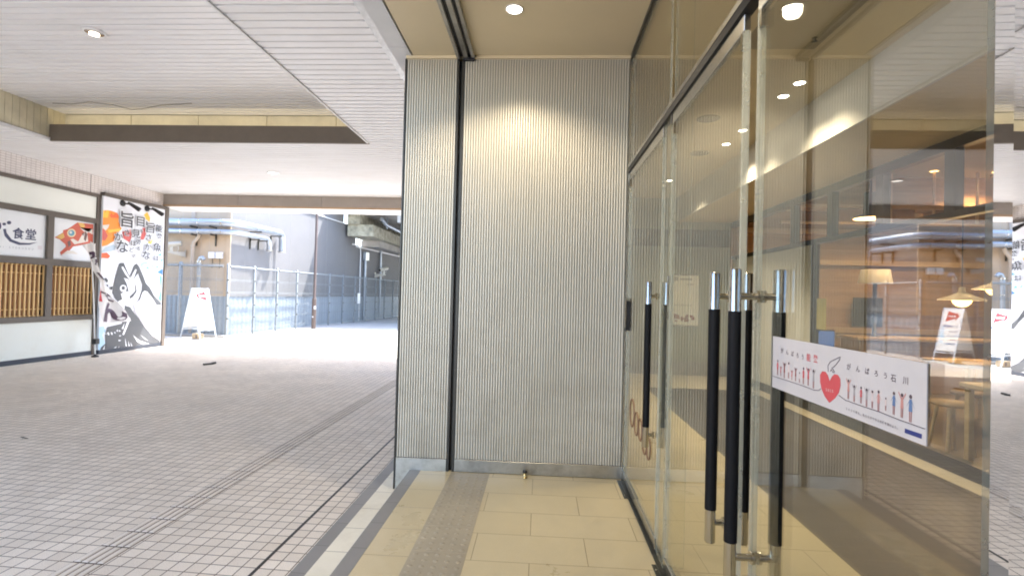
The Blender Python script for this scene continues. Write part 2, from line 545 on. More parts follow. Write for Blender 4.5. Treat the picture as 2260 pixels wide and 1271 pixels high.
FISH=[["fred",[[10500,2658],[10694,2791],[10689,2838],[10793,2878],[10911,2966],[10937,2986],[11031,3061],[11449,3077],[11449,2635],[11143,2554],[10948,2503],[10815,2346],[10664,2283],[10637,2344],[10775,2483],[10756,2532],[10617,2628]]],["fyel",[[11049,3059],[11195,3063],[11235,2994],[11146,2933]]],["pale",[[11090,2958],[11222,2860],[11161,2795],[11068,2629],[10940,2680],[10871,2656],[10981,2555],[11105,2592],[11324,2656],[11297,2853],[11425,2969],[11435,2836]]],["fdark",[[10804,2600],[10872,2640],[10894,2530],[10835,2476]]],["fdark",[[11150,2818],[11222,2860],[11189,2773]]],["fdark",[[11229,2911],[11299,2820],[11259,2649],[11211,2693]]],["pale",[[10667,2294],[10813,2402],[10952,2406],[11079,2344],[10815,2330]]],["fyel",[[10532,2673],[10695,2778],[10732,2688],[10650,2631]]],["cream",[[11000,2816],[10991,2773],[10962,2736],[10919,2712],[10871,2706],[10828,2720],[10797,2749],[10784,2789],[10793,2832],[10821,2869],[10864,2893],[10912,2899],[10956,2886],[10988,2857]]],["fblue",[[10969,2812],[10962,2782],[10942,2756],[10911,2739],[10877,2735],[10846,2744],[10824,2765],[10815,2793],[10822,2823],[10842,2849],[10872,2866],[10906,2870],[10937,2861],[10960,2841]]],["pale",[[10905,2817],[10902,2804],[10894,2793],[10882,2786],[10868,2784],[10855,2788],[10846,2797],[10842,2809],[10845,2822],[10853,2833],[10865,2840],[10879,2842],[10892,2838],[10901,2829]]]]
FLAG=[[[10701,2512],[10853,2280],[10991,2016],[11120,1827],[11174,1665],[11203,1435],[11206,1156],[11281,742]],[[10994,2590],[11060,2344],[11168,2025],[11322,1792],[11470,1554],[11663,1300],[11839,1091],[12024,788]]]
FTXT=[["ん",11616,978,611,510,0.05,"plum"],["て",11396,1436,334,284,0.05,"plum"]]
FRED=[[11209,1517],[11276,1526],[11302,1369],[11402,1094],[11353,1078],[11288,1237]]
STK={"FIGS":[[14251,15010,388,"sred"],[14069,14864,243,"sred"],[13869,14975,377,"sbrn"],[13637,15023,395,"spale"],[13464,14845,232,"sred"],[13271,14929,313,"sbrn"],[13078,14861,249,"spale"],[12889,14995,385,"sred"],[12666,15003,389,"sred"],[12429,15003,415,"sgrey"],[11064,14997,379,"spink"],[10866,14917,323,"sgrey"],[10642,14928,316,"sred"],[10467,14921,338,"sgrey"],[10293,14916,324,"spale"],[10111,14946,372,"spink"],[9907,14863,231,"spale"],[9691,14997,391,"sblue"],[9482,15006,408,"spink"],[9271,15018,447,"sblue"]],"HEART":[[11756,14882],[11828,14999],[11926,15060],[12063,15051],[12152,14960],[12147,14795],[12070,14633],[11948,14503],[11753,14396],[11536,14542],[11397,14693],[11342,14848],[11353,14990],[11443,15063],[11569,15064],[11677,14990]],"WING":[[11819,15076],[11834,15213],[11743,15311],[11561,15387],[11367,15462],[11389,15398],[11469,15325],[11521,15277],[11610,15212],[11683,15181],[11571,15112],[11632,15088],[11701,15146],[11736,15098]],"LINE1":[[14548,14561],[13646,14569],[12920,14572],[12394,14562],[12189,14593],[12110,14647]],"LINE2":[[11396,14632],[11153,14578],[10669,14570],[10089,14575],[9570,14555],[8931,14551]],"BOX":[[9399,14439],[8997,14447],[9002,14365],[9407,14361]],"TX":[["が",14016,15314,159,"sdk"],["ん",13731,15304,154,"sdk"],["ば",13458,15294,152,"sdk"],["ろ",13196,15284,149,"sdk"],["う",12944,15275,146,"sdk"],["能",12667,15296,203,"sred"],["登",12355,15300,198,"sred"],["が",11065,15293,150,"sdk"],["ん",10757,15291,145,"sdk"],["ば",10466,15288,142,"sdk"],["ろ",10191,15285,137,"sdk"],["う",9930,15283,134,"sdk"],["石",9710,15273,153,"sdk"],["川",9397,15281,148,"sdk"],["2",11114,14408,68,"sdk"],["0",11030,14408,68,"sdk"],["2",10946,14407,67,"sdk"],["5",10864,14407,67,"sdk"],["年",10784,14406,66,"sdk"],["も",10704,14405,65,"sdk"],["、",10626,14405,65,"sdk"],["私",10548,14404,65,"sdk"],["た",10472,14404,64,"sdk"],["ち",10398,14403,63,"sdk"],["が",10324,14403,63,"sdk"],["で",10251,14402,63,"sdk"],["き",10179,14402,62,"sdk"],["る",10109,14401,62,"sdk"],["支",10039,14401,61,"sdk"],["援",9971,14400,61,"sdk"],["を",9903,14400,60,"sdk"],["続",9836,14399,60,"sdk"],["け",9771,14399,60,"sdk"],["よ",9706,14398,59,"sdk"],["う",9642,14398,58,"sdk"],["。",9579,14397,59,"sdk"],["2",11875,14668,90,"spale"],["0",11793,14672,89,"spale"],["2",11712,14677,89,"spale"],["5",11631,14681,88,"spale"]]}

# ------------------------------------------------------------------ material library
mat('slat_white', (0.80, 0.80, 0.81), 0.38, 0.0, 0.05, 1.3, stretch=(0.3, 6, 1), rvar=0.08)
mat('slat_gap', (0.05, 0.05, 0.052), 0.8)
mat('trim_white', (0.75, 0.75, 0.75), 0.4, amt=0.05)
mat('galvanised', (0.62, 0.64, 0.66), 0.42, 0.8, 0.16, 14, rvar=0.12)
mat('soffit_grey', (0.62, 0.63, 0.65), 0.45, amt=0.04)
mat('recess_cream', (0.62, 0.57, 0.42), 0.7, amt=0.14, scale=2.5)
mat('recess_brown', (0.13, 0.105, 0.08), 0.55, amt=0.12, scale=2)
mat('fascia', (0.31, 0.27, 0.235), 0.5, amt=0.07)
mat('fascia_wood', (0.42, 0.28, 0.17), 0.55, amt=0.08)
mat('concrete', (0.38, 0.36, 0.33), 0.85, amt=0.22, scale=1.2, bump=0.25, bscale=25)
mat('roofing', (0.3, 0.3, 0.3), 0.9)
mat('plaster_beige', (0.68, 0.58, 0.39), 0.6, amt=0.03, scale=1.2)
mat('bulkhead_white', (0.66, 0.64, 0.60), 0.55, amt=0.03)
mat('rib_groove', (0.19, 0.18, 0.155), 0.6)
mat('rib_metal', (0.64, 0.61, 0.53), 0.40, 0.3, 0.07, 1.5, rvar=0.07, stretch=(1, 1, 0.35))
mat('rib_inner', (0.40, 0.42, 0.34), 0.3, 0.3, 0.05, 2)
mat('stainless', (0.60, 0.59, 0.56), 0.24, 1.0, 0.08, 8, rvar=0.08, stretch=(6, 6, 0.5))
mat('stainless_dull', (0.46, 0.45, 0.42), 0.36, 0.95, 0.14, 3.5, rvar=0.12, bump=0.08, bscale=6)
mat('chrome', (0.56, 0.54, 0.49), 0.10, 1.0, 0.03, 5, rvar=0.03)
mat('mirror_steel', (0.86, 0.86, 0.86), 0.012, 1.0, 0.015, 3, bump=0.006, bscale=5)
mat('black_rubber', (0.012, 0.012, 0.013), 0.5, amt=0.1)
mat('black_grip', (0.005, 0.005, 0.006), 0.6, amt=0.15, scale=40, bump=0.15, bscale=260, spec=0.2)
mat('dark_frame', (0.045, 0.042, 0.036), 0.35, 0.4, 0.1)
mat('dark_plate', (0.09, 0.09, 0.08), 0.3, 0.8, 0.12, 20)
mat('brass', (0.55, 0.42, 0.2), 0.25, 1.0)
mat('brown_frame', (0.095, 0.077, 0.064), 0.5, amt=0.08, scale=2)
mat('panel_white', (0.72, 0.745, 0.71), 0.55, amt=0.035, scale=1.0)
mat('base_navy', (0.028, 0.036, 0.055), 0.5)
mat('lattice_pine', (0.72, 0.48, 0.22), 0.6, amt=0.12, scale=6, stretch=(1, 1, 0.1))
mat('lattice_back', (0.24, 0.105, 0.03), 0.6, amt=0.25, scale=4)
mat('sign_white', (0.74, 0.77, 0.82), 0.4, amt=0.02)
mat('mural_white', (0.72, 0.74, 0.80), 0.38, amt=0.02)
mat('black_metal', (0.02, 0.02, 0.022), 0.4, 0.3)
mat('cloth_white', (0.66, 0.64, 0.64), 0.85, amt=0.05)
mat('wall_beige', (0.48, 0.38, 0.275), 0.8, amt=0.06, scale=0.6, bump=0.05, bscale=8)
mat('wall_sun_side', (0.17, 0.168, 0.17), 0.8, amt=0.06, scale=0.6, bump=0.05, bscale=8)  # warehouse wall colour, darkened on the face that takes the sun
mat('sheet_blue', (0.28, 0.33, 0.385), 0.5, 0.1, 0.06, 1.0)
mat('galv_pipe', (0.38, 0.42, 0.47), 0.4, 0.6, 0.08, 6, rvar=0.1)
mat('fence_steel', (0.24, 0.265, 0.28), 0.55, 0.3, 0.18, 16)
mat('pipe_beige', (0.45, 0.38, 0.31), 0.6)
mat('pole_brown', (0.115, 0.08, 0.065), 0.5, amt=0.08)
mat('camera_white', (0.5, 0.48, 0.42), 0.45)
mat('box_white', (0.75, 0.75, 0.75), 0.5)
mat('ground_pale', (0.46, 0.45, 0.43), 0.85, amt=0.12, scale=0.6, bump=0.2, bscale=40)
mat('kerb_grey', (0.25, 0.245, 0.235), 0.6, amt=0.1, scale=5, bump=0.1)
mat('cardboard', (0.42, 0.33, 0.22), 0.8, amt=0.2, scale=8)
mat('carpet_brown', (0.155, 0.125, 0.098), 0.5, amt=0.14, scale=1.6, rvar=0.12)
mat('glass_edge', (0.58, 0.58, 0.48), 0.12, 0.0, 0.1)
MATS['glass_edge'].node_tree.nodes['Principled BSDF'].inputs['Alpha'].default_value = 0.4
mat('shop_wood', (0.33, 0.20, 0.10), 0.55, amt=0.3, scale=2.2, stretch=(0.25, 1, 5))
mat('shop_wood_light', (0.52, 0.36, 0.2), 0.5, amt=0.16, scale=4, stretch=(0.3, 1, 4))
mat('shop_ceiling', (0.42, 0.385, 0.31), 0.8, amt=0.08)
mat('shop_floor', (0.15, 0.11, 0.075), 0.5, amt=0.2)
mat('reflection_dark', (0.10, 0.095, 0.07), 0.06, amt=0.2, scale=2)  # dark tone painted for a reflection on the lobby end wall
mat('poster_paper', (0.80, 0.79, 0.74), 0.5, amt=0.03)
mat('yellow_paper', (0.62, 0.5, 0.16), 0.7)
mat('shade_white', (0.72, 0.68, 0.6), 0.5)
mat('cream_tile_mat', (0.58, 0.51, 0.38), 0.35)
for nm, c in dict(ink=(0.035, 0.035, 0.045), dark=(0.07, 0.075, 0.085), white=(0.74, 0.76, 0.81), grey=(0.40, 0.40, 0.45), grey2=(0.16, 0.17, 0.20),
                  orange=(0.80, 0.27, 0.04), yellow=(0.78, 0.47, 0.06), redor=(0.72, 0.13, 0.045), red=(0.52, 0.10, 0.09), pale=(0.68, 0.64, 0.60),
                  bluegrey=(0.42, 0.52, 0.62), aqua=(0.56, 0.72, 0.76), blue=(0.05, 0.19, 0.50), teal=(0.09, 0.36, 0.48), ltblue=(0.42, 0.60, 0.75),
                  navy=(0.05, 0.06, 0.13), navygrey=(0.25, 0.28, 0.36), seal=(0.66, 0.64, 0.70), fred=(0.52, 0.10, 0.06), fyel=(0.68, 0.42, 0.12),
                  fdark=(0.14, 0.08, 0.08), cream=(0.70, 0.58, 0.36), fblue=(0.10, 0.28, 0.40), plum=(0.06, 0.03, 0.06),
                  sred=(0.50, 0.07, 0.08), sbrn=(0.25, 0.07, 0.06), spale=(0.58, 0.48, 0.46), sgrey=(0.32, 0.30, 0.30), spink=(0.46, 0.22, 0.20),
                  sblue=(0.10, 0.17, 0.32), sdk=(0.09, 0.06, 0.07), snavy=(0.025, 0.035, 0.16), arrow_red=(0.42, 0.008, 0.02), sticker=(0.50, 0.475, 0.475),
                  tblue=(0.07, 0.16, 0.34), copper=(0.22, 0.125, 0.08)).items():
    mat(nm, c, 0.55, amt=0.05, scale=6)
brickmat('paver', (0.68, 0.60, 0.505), (0.77, 0.69, 0.59), (0.115, 0.084, 0.06), 0.1, 0.1, 0.0036, skew=0.045, loc=(0.04, 0.0, 0), rot=(0, 0, 0), rough=0.55, bump=0.6, dirt=0.14, dscale=0.8, rvar=0.16, speck=0.14)
brickmat('tile_cream', (0.52, 0.435, 0.265), (0.55, 0.465, 0.29), (0.25, 0.19, 0.11), 0.6, 0.3, 0.0022, loc=(0.925, 0.08, 0), offset=0.5, rough=0.30, bump=0.3, dirt=0.07, dscale=1.6, rvar=0.10, speck=0.04)
brickmat('tread_cream', (0.74, 0.69, 0.56), (0.76, 0.71, 0.58), (0.22, 0.2, 0.16), 0.6, 0.3, 0.0025, loc=(1.3, 0.08, 0), rough=0.4, bump=0.3, dirt=0.07, dscale=2)
brickmat('nosing_grey', (0.20, 0.195, 0.185), (0.225, 0.215, 0.205), (0.09, 0.085, 0.08), 0.6, 0.3, 0.002, loc=(2.0, 0.02, 0), rough=0.42, bump=0.2, dirt=0.12, dscale=3)
brickmat('band_tile', (0.66, 0.62, 0.60), (0.70, 0.66, 0.635), (0.33, 0.28, 0.26), 0.1, 0.05, 0.0035, loc=(0, 0.0, -0.02), upright=True, rough=0.35, bump=0.3, dirt=0.06, dscale=1.5)
brickmat('carpet_tile', (0.052, 0.045, 0.041), (0.060, 0.052, 0.047), (0.075, 0.06, 0.048), 1.6, 1.2, 0.006, loc=(0.3, 0.75, 0), rough=0.42, bump=0.15, dirt=0.14, dscale=1.4, rvar=0.12)
glassmat('door_glass', (0.968, 0.970, 0.93), 1.4)
glassmat('near_glass', (0.96, 0.965, 0.93), 2.5)  # door glass with reflectance raised to strengthen the near door's reflection
glassmat('shop_glass', (0.95, 0.96, 0.92))
emit('lamp_white', (1.0, 0.90, 0.74), 4)
emit('lamp_dim', (1.0, 0.95, 0.9), 0.5)
emit('lamp_warm', (1.0, 0.55, 0.20), 1.2)
emit('lantern_glow', (1.0, 0.60, 0.16), 0.35)
emit('cove_glow', (1.0, 0.82, 0.50), 1.3)
emit('screen_blue', (0.10, 0.22, 0.62), 0.09)


grime('rib_metal', 0.12, 0.8, 0.4, 1.5, 4.0, 0.7)
grime('stainless_dull', 0.3, 0.8, 0.3, 0.4, 9.0, 0.6)
grime('paver', 0.28, 0.28, 0, 1, 2.6, 0.66)
grime('tread_cream', 0.5, 0.5, 0, 1, 3.5, 0.7)
grime('panel_white', 0.1, 0.6, 0.1, 0.8, 2.0, 0.8)
grime('slat_white', 0.22, 0.22, 0, 1, 1.6, 0.8)


def pane(mb, x0, x1, y0, y1, z0, z1, thin='X'):
    """glass slab: faces across the thin axis take material 0, the four cut edges material 1"""
    n = len(mb.f)
    mb.box(x0, x1, y0, y1, z0, z1)
    order = ['Z', 'Z', 'Y', 'X', 'Y', 'X']
    for i, a in enumerate(order):
        mb.mi[n + i] = 0 if a == thin else 1
    return mb


# ------------------------------------------------------------------ ground, paving, steps
struct(MB().box(-150, 150, -60, 250, -0.3, -0.004).build('ground', 'ground_pale'))
pv = struct(MB().box(-10.56, -1.30, -12, 14.3, -0.15, 0.0).build('paving', 'paver'))
t = MB()
y = -12.0
t.box(-1.652, -1.630, -12, 13.9, 0.0, 0.0012)
t.build('drain_slot', 'black_rubber', pv)
# tactile guide strip: four raised bars to every second row of pavers
tp = MB()
tp.box(-2.756, -2.556, -12, 13.9, 0.0, 0.001)
MATS['tact_base'] = mat('tact_base', (0.09, 0.066, 0.047), 0.8, amt=0.15, scale=5)
mat('tact_bar', (0.68, 0.61, 0.53), 0.6, amt=0.12, scale=3)
yy = -12.0
while yy < 13.8:
    for k in range(4):
        xc = -2.731 + k * 0.05
        q = -0.045 * (xc + 0.04)
        a, b = yy + 0.007 + q, yy + 0.193 + q
        w0, w1 = 0.0200, 0.0150
        tp.add([(xc - w0, a, 0.0012), (xc + w0, a, 0.0012), (xc + w0, b, 0.0012), (xc - w0, b, 0.0012),
                (xc - w1, a + .006, 0.006), (xc + w1, a + .006, 0.006), (xc + w1, b - .006, 0.006), (xc - w1, b - .006, 0.006)],
               [(4, 5, 6, 7), (0, 1, 5, 4), (1, 2, 6, 5), (2, 3, 7, 6), (3, 0, 4, 7)], mi=1)
    yy += 0.2
struct(tp.build('tactile_path', ['tact_base', 'tact_bar']))
# lower step
st = struct(MB().box(-1.212, -0.972, -3.0, 13.9, 0, 0.15).build('entrance_step', 'tread_cream'))
MB().box(-1.300, -1.212, -3.0, 13.9, 0, 0.1505).build('step_nosing', 'nosing_grey', st)
# entrance floor
fl = struct(MB().box(-0.886, 1.64, -3.0, 9.4, 0, 0.30).build('entrance_floor', 'tile_cream'))
MB().box(-0.972, -0.886, -3.0, 3.9, 0, 0.301).build('floor_nosing', 'nosing_grey', fl)
tb = MB()
mat('tact_plate', (0.34, 0.295, 0.215), 0.42, amt=0.16, scale=2.2, rvar=0.12)
k = 0
yy = 3.88
while yy > -2.8:
    tb.box(-0.648, -0.354, yy - 0.298, yy, 0.30, 0.3018)
    for i in range(5):
        for j in range(5):
            cx, cyy = -0.648 + 0.03 + i * 0.0585, yy - 0.03 - j * 0.0595
            tb.lathe((cx, cyy, 0.3018), [(0.0145, 0), (0.011, 0.0018), (0.0, 0.002)], n=8)
    yy -= 0.30
struct(tb.build('tactile_tile_strip', 'tact_plate'))
lf = struct(MB().box(1.64, 3.215, -3.0, 9.4, 0, 0.2985).build('lobby_floor', 'carpet_tile'))
MB().box(3.215, 3.56, -3.0, 9.4, 0, 0.302).build('border_strip', 'cream_tile_mat', lf)
MB().box(1.64, 3.215, 8.0, 9.4, 0.2985, 0.302).build('border_strip', 'cream_tile_mat', lf)
struct(MB().box(3.56, 10.0, -3.0, 9.6, 0, 0.30).build('shop_floor', 'shop_floor'))

# ------------------------------------------------------------------ canopy over the passage
Z0 = 4.22


def slats(mb, x0, x1, y0, y1, z, pitch, gap=0.024):
    y = y0
    while y < y1 - 1e-6:
        b = min(y + pitch - gap, y1)
        vs = [(x0, y, z), (x1, y, z), (x1, b, z + 0.004), (x0, b, z + 0.004), (x0, y, z + 0.03), (x1, y, z + 0.03), (x1, b, z + 0.03), (x0, b, z + 0.03)]
        mb.add(vs, [(0, 1, 2, 3), (0, 4, 5, 1), (2, 6, 7, 3), (0, 3, 7, 4), (1, 5, 6, 2)])
        y += pitch
    mb.box(x0, x1, y0, y1, z + 0.05, z + 0.06, mi=1)


cn = thing('canopy_roof', 'wide white slatted canopy ceiling with a deep recessed bay above the tiled passage', 'canopy', (-6, 3, 4.2))
m = MB()
P = 0.133
ys = 0.73  # canopy stops short here, out of view, letting more sky light in
slats(m, -3.03, -1.245, ys, 13.6, Z0, P)
slats(m, -10.55, -8.85, ys, 13.6, Z0, P)
n0 = math.ceil((8.66 - ys) / P)
slats(m, -8.85, -3.03, ys + n0 * P, 13.6, Z0, P)
m.build('slat_ceiling', ['slat_white', 'slat_gap'], cn)
m = MB()
slats(m, -8.85, -3.03, 1.0, 8.899, 4.78, 0.1235, 0.022)
m.build('recess_ceiling', ['slat_white', 'slat_gap'], cn)
m = MB()
y = 1.0
while y < 8.93:
    m.box(-8.87, -8.85, y, min(y + 0.112, 8.93), Z0 + 0.03, 4.79)
    y += 0.12
m.box(-8.90, -8.872, 1.0, 8.94, Z0 + 0.03, 4.79, mi=1)
m.build('recess_side_boards', ['recess_cream', 'slat_gap'], cn)
MB().box(-3.03, -2.99, 1.0, 8.94, Z0 + 0.045, 4.79).build('recess_side_panel', 'slat_white', cn)
m = MB()
for i in range(5):
    a = -8.85 + i * 1.28
    m.box(a, min(a + 1.268, -3.03), 8.90, 8.93, 4.30, 4.779)
m.build('recess_end_panels', 'recess_cream', cn)
MB().box(-8.80, -3.1, 8.70, 8.73, 4.302, 4.33).build('cove_light', 'cove_glow', cn)
MB().box(-8.849, -3.031, 8.60, 8.655, Z0 - 0.012, 4.50).build('recess_fascia', 'recess_brown', cn)
MB().box(-8.849, -3.031, 8.656, 8.90, 4.262, 4.30).build('recess_ledge', 'recess_brown', cn)
m = MB()
m.box(-3.052, -3.028, 0.73, 8.6, Z0 - 0.014, Z0 + 0.044)
m.box(-8.852, -8.822, 0.73, 8.6, Z0 - 0.014, Z0 + 0.044)
m.build('opening_trim', 'trim_white', cn)
m = MB()
pts = [(-8.5, 8.3, 4.765), (-8.2, 8.35, 4.77), (-7.8, 8.25, 4.772), (-7.4, 8.3, 4.74), (-7.15, 8.4, 4.70), (-7.0, 8.45, 4.73), (-6.6, 8.38, 4.771), (-6.0, 8.3, 4.773)]
m.tube(pts, 0.004, 6)
m.build('loose_cable', 'brown_frame', cn)
# beam at the far edge with a thin warm soffit beyond it
m = MB()
for a, b in ((-10.6, -8.385), (-8.375, -6.055), (-6.045, -3.6), (-3.59, -1.2)):
    m.box(a, b, 13.60, 13.64, 3.935, Z0)
m.build('edge_beam', 'fascia', cn)
MB().box(-10.6, -1.2, 13.585, 13.60, 3.885, 3.93).build('beam_trim', 'fascia_wood', cn)
MB().box(-10.6, -1.2, 13.605, 14.42, 3.875, 3.93).build('beam_soffit', 'trim_white', cn)
MB().box(-14.5, -1.2, 0.6, 14.42, 4.95, 5.25).build('roof_slab', 'roofing', cn)
m = MB()
m.box(-14.5, -1.2, 13.66, 14.42, 3.94, 4.94)
m.box(-14.5, -1.2, 0.6, 0.725, 4.1, 4.94)
m.box(-8.85, -3.03, 0.73, 0.99, 4.22, 4.94)
m.build('roof_edge', 'fascia', cn)
# paler access panel lines in the slats above the shop
m = MB()
m.box(-10.15, -10.13, 9.72, 10.38, Z0 - 0.004, Z0 - 0.001)
m.box(-9.57, -9.55, 9.72, 10.38, Z0 - 0.004, Z0 - 0.001)
m.build('access_trim', 'trim_white', cn)


def downlight(name, label, loc, r, glow, group, energy=None, col=(1, 0.84, 0.61), spot=110, blend=0.5, ring='trim_white', deep=True):
    d = thing(name, label, 'ceiling light', loc, group)
    x, y, z = loc
    MB().lathe((x, y, z), [(r, 0.0), (r, -0.006), (r * 0.93, -0.010), (r * 0.84, -0.006), (r * 0.80, 0.0)], 28).build('rim', ring, d)
    m = MB()
    m.lathe((x, y, z - 0.003), [(r * 0.8, 0.0), (0.0, 0.0005)], 28)
    m.build('lamp', glow, d)
    if energy:
        lamp('spot', 'SPOT', (x, y, z - 0.03), energy, col, d, 0.045, spot, blend)
    return d


# the canopy's own two lamps: an off-centre bulb inside a bright bowl
d = thing('recessed_light', 'lit round lamp set in the upper slats of the recessed canopy bay', 'ceiling light', (-5.6, 5.97, 4.78), 'round lamps in the slatted canopy')
MB().lathe((-5.6, 5.97, 4.776), [(0.125, 0.0), (0.125, -0.012), (0.112, -0.016), (0.10, -0.008)], 28).build('rim', 'trim_white', d)
MB().lathe((-5.6, 5.97, 4.769), [(0.10, 0.0), (0.06, 0.002), (0.0, 0.002)], 28).build('bowl', 'chrome', d)
MB().lathe((-5.63, 6.0, 4.766), [(0.052, 0.0), (0.03, -0.006), (0.0, -0.007)], 20).build('bulb', 'lamp_white', d)
d = thing('recessed_light', 'small round lamp in the low slats just before the far canopy beam', 'ceiling light', (-5.96, 10.9, Z0), 'round lamps in the slatted canopy')
MB().lathe((-5.96, 10.9, Z0), [(0.13, 0.002), (0.13, -0.012), (0.115, -0.016), (0.10, -0.008)], 28).build('rim', 'trim_white', d)
MB().lathe((-5.96, 10.9, Z0 - 0.006), [(0.10, 0.0), (0.0, 0.001)], 28).build('lamp', 'lamp_dim', d)

# ------------------------------------------------------------------ entrance bay: wall, ceiling, soffit
rw = thing('ribbed_wall', 'silvery vertically ribbed metal wall with a black channel down its left part', 'wall', (-0.2, 3.9, 0.3))


def ribs(mb, x0, x1, z0, z1, y, pitch=0.0200, depth=0.0055):
    n = max(1, round((x1 - x0) / pitch))
    p = (x1 - x0) / n
    prof = []
    for i in range(n):
        a = x0 + i * p
        prof += [(a, y + depth), (a + p * 0.20, y + depth), (a + p * 0.27, y + depth * 0.3), (a + p * 0.44, y), (a + p * 0.70, y), (a + p * 0.92, y + depth * 0.3)]
    prof.append((x1, y + depth))
    vs = [(a, b, z0) for a, b in prof] + [(a, b, z1) for a, b in prof]
    k = len(prof)
    for i in range(k - 1):
        mb.add([vs[i], vs[i + 1], vs[k + i + 1], vs[k + i]], [(0, 1, 2, 3)], mi=1 if i % 6 == 0 else 0)


m = MB()
ribs(m, -1.085, -0.690, 0.396, 3.475, 3.896, depth=0.0095)
m.build('ribbed_panel', ['rib_metal', 'rib_groove'], rw)
m = MB()
ribs(m, -0.632, 0.652, 0.400, 3.475, 3.896, depth=0.0095)
m.build('ribbed_panel', ['rib_metal', 'rib_groove'], rw)
m = MB()
m.box(-1.085, -0.690, 3.9056, 4.10, 0.15, 3.475)
m.box(-0.632, 0.652, 3.9056, 4.10, 0.15, 3.475)
m.box(-0.690, -0.632, 3.96, 4.10, 0.15, 3.475)
m.build('core', 'slat_gap', rw)
m = MB()
m.box(-0.690, -0.672, 3.893, 3.955, 0.302, 3.475)
m.box(-0.650, -0.632, 3.893, 3.955, 0.302, 3.475)
m.box(-0.671, -0.651, 3.93, 3.955, 0.302, 3.475, mi=1)
m.build('channel', ['dark_frame', 'black_rubber'], rw)
m = MB()
m.box(-1.085, -0.692, 3.894, 3.9054, 0.152, 0.392)
m.box(-0.630, 0.652, 3.894, 3.9054, 0.303, 0.396)
m.build('skirting', 'stainless_dull', rw, bevel=0.002)
MB().box(-1.097, -1.086, 3.888, 4.10, 0.152, 3.475).build('edge_strip', 'dark_frame', rw)
m = MB()
m.box(-1.090, -0.695, 3.880, 3.905, 3.476, 3.498)
m.box(-0.560, 0.652, 3.880, 3.905, 3.476, 3.498)
m.build('top_moulding', 'plaster_beige', rw)

ec = thing('entrance_ceiling', 'flat beige plaster ceiling over the glass entrance and its lobby', 'ceiling', (0.5, 2, 3.5))
m = MB()
m.box(-1.035, 2.45, -2.0, 9.5, 3.50, 3.60)
m.build('plaster_panel', 'plaster_beige', ec)
m = MB()
m.box(2.43, 2.45, -3.0, 9.5, 3.07, 3.499)
m.build('bulkhead', 'bulkhead_white', ec)
m = MB()
yy = -3.0
for a, b in ((-3.0, 1.2), (1.206, 3.0), (3.006, 4.4), (4.406, 6.6), (6.606, 9.5)):
    m.box(2.452, 3.42, a, b, 3.07, 3.10)
m.build('bulkhead_soffit', 'plaster_beige', ec)

sb = thing('soffit_beam', 'pale grey boxed soffit with a galvanised edge between canopy and entrance ceiling', 'beam', (-1.1, 2, 3.5))
m = MB()
m.box(-1.190, -1.048, -2.0, 3.745, 3.497, 4.9)
m.box(-1.190, -1.048, 3.75, 13.9, 3.497, 4.9)
m.build('boxing', 'soffit_grey', sb)
MB().box(-1.242, -1.191, -2.0, 13.9, 3.500, 4.6).build('galvanised_edge', 'galvanised', sb)
MB().box(-1.047, -1.036, -3.0, 3.88, 3.515, 3.6).build('shadow_gap', 'slat_gap', sb)

tk = thing('shutter_track', 'dark double metal track across the beige ceiling above the black wall channel', 'track', (-0.6, 2, 3.5))
m = MB()
for a, b in ((-0.690, -0.664), (-0.634, -0.600), (-0.575, -0.552)):
    m.box(a, b, -3.0, 3.885, 3.468, 3.499)
m.build('rail', 'stainless_dull', tk, bevel=0.002)
MB().box(-0.689, -0.553, -3.0, 3.884, 3.490, 3.4985).build('slot', 'black_rubber', tk)
MB().box(-0.640, -0.556, 3.862, 3.890, 3.455, 3.4895).build('end_stop', 'black_metal', tk)

grp = 'lit round downlights in the beige plaster ceiling'
downlight('downlight', 'bright round downlight outside the glass doors, above the ribbed wall', (-0.215, 3.25, 3.50), 0.058, 'lamp_white', grp, 11, spot=130, blend=0.5)
downlight('downlight', 'added out of view downlight brightening the outer floor, nearer than the one lighting the ribbed wall', (-0.215, 0.9, 3.50), 0.058, 'lamp_white', grp, 15, spot=130)  # added lamp, out of view, brightens the entrance floor
downlight('downlight', 'downlight beside the white bulkhead, the nearer of a close pair', (2.12, 4.375, 3.50), 0.052, 'lamp_white', grp, 14, spot=112, blend=1.0)
downlight('downlight', 'downlight beside the white bulkhead, the farther of a close pair', (2.12, 4.66, 3.50), 0.052, 'lamp_white', grp, 14, spot=112, blend=1.0)
downlight('downlight', 'small downlight deep in the lobby, the lower of two seen through the middle door', (2.13, 6.1, 3.50), 0.052, 'lamp_white', grp, 26, spot=112, blend=1.0)
downlight('downlight', 'small downlight deep in the lobby, the upper of two seen through the middle door', (2.13, 5.6, 3.50), 0.052, 'lamp_white', grp, 12, spot=100, blend=1.0)
downlight('downlight', 'added farthest lobby downlight, brightening the ribbed end wall with the poster', (1.95, 8.0, 3.50), 0.052, 'lamp_white', grp, 26, spot=120, blend=1.0)  # added lamp that brightens the far end of the lobby
MB_h = MB().box(1.40, 1.93, 3.08, 3.78, 3.494, 3.4995)
mat('hatch', (0.36, 0.31, 0.22), 0.6, amt=0.03)
tag(MB_h.build('ceiling_hatch', 'hatch'), 'darker square access panel in the beige ceiling just inside the glass', 'hatch')
mat('speaker_grille', (0.22, 0.19, 0.13), 0.7)
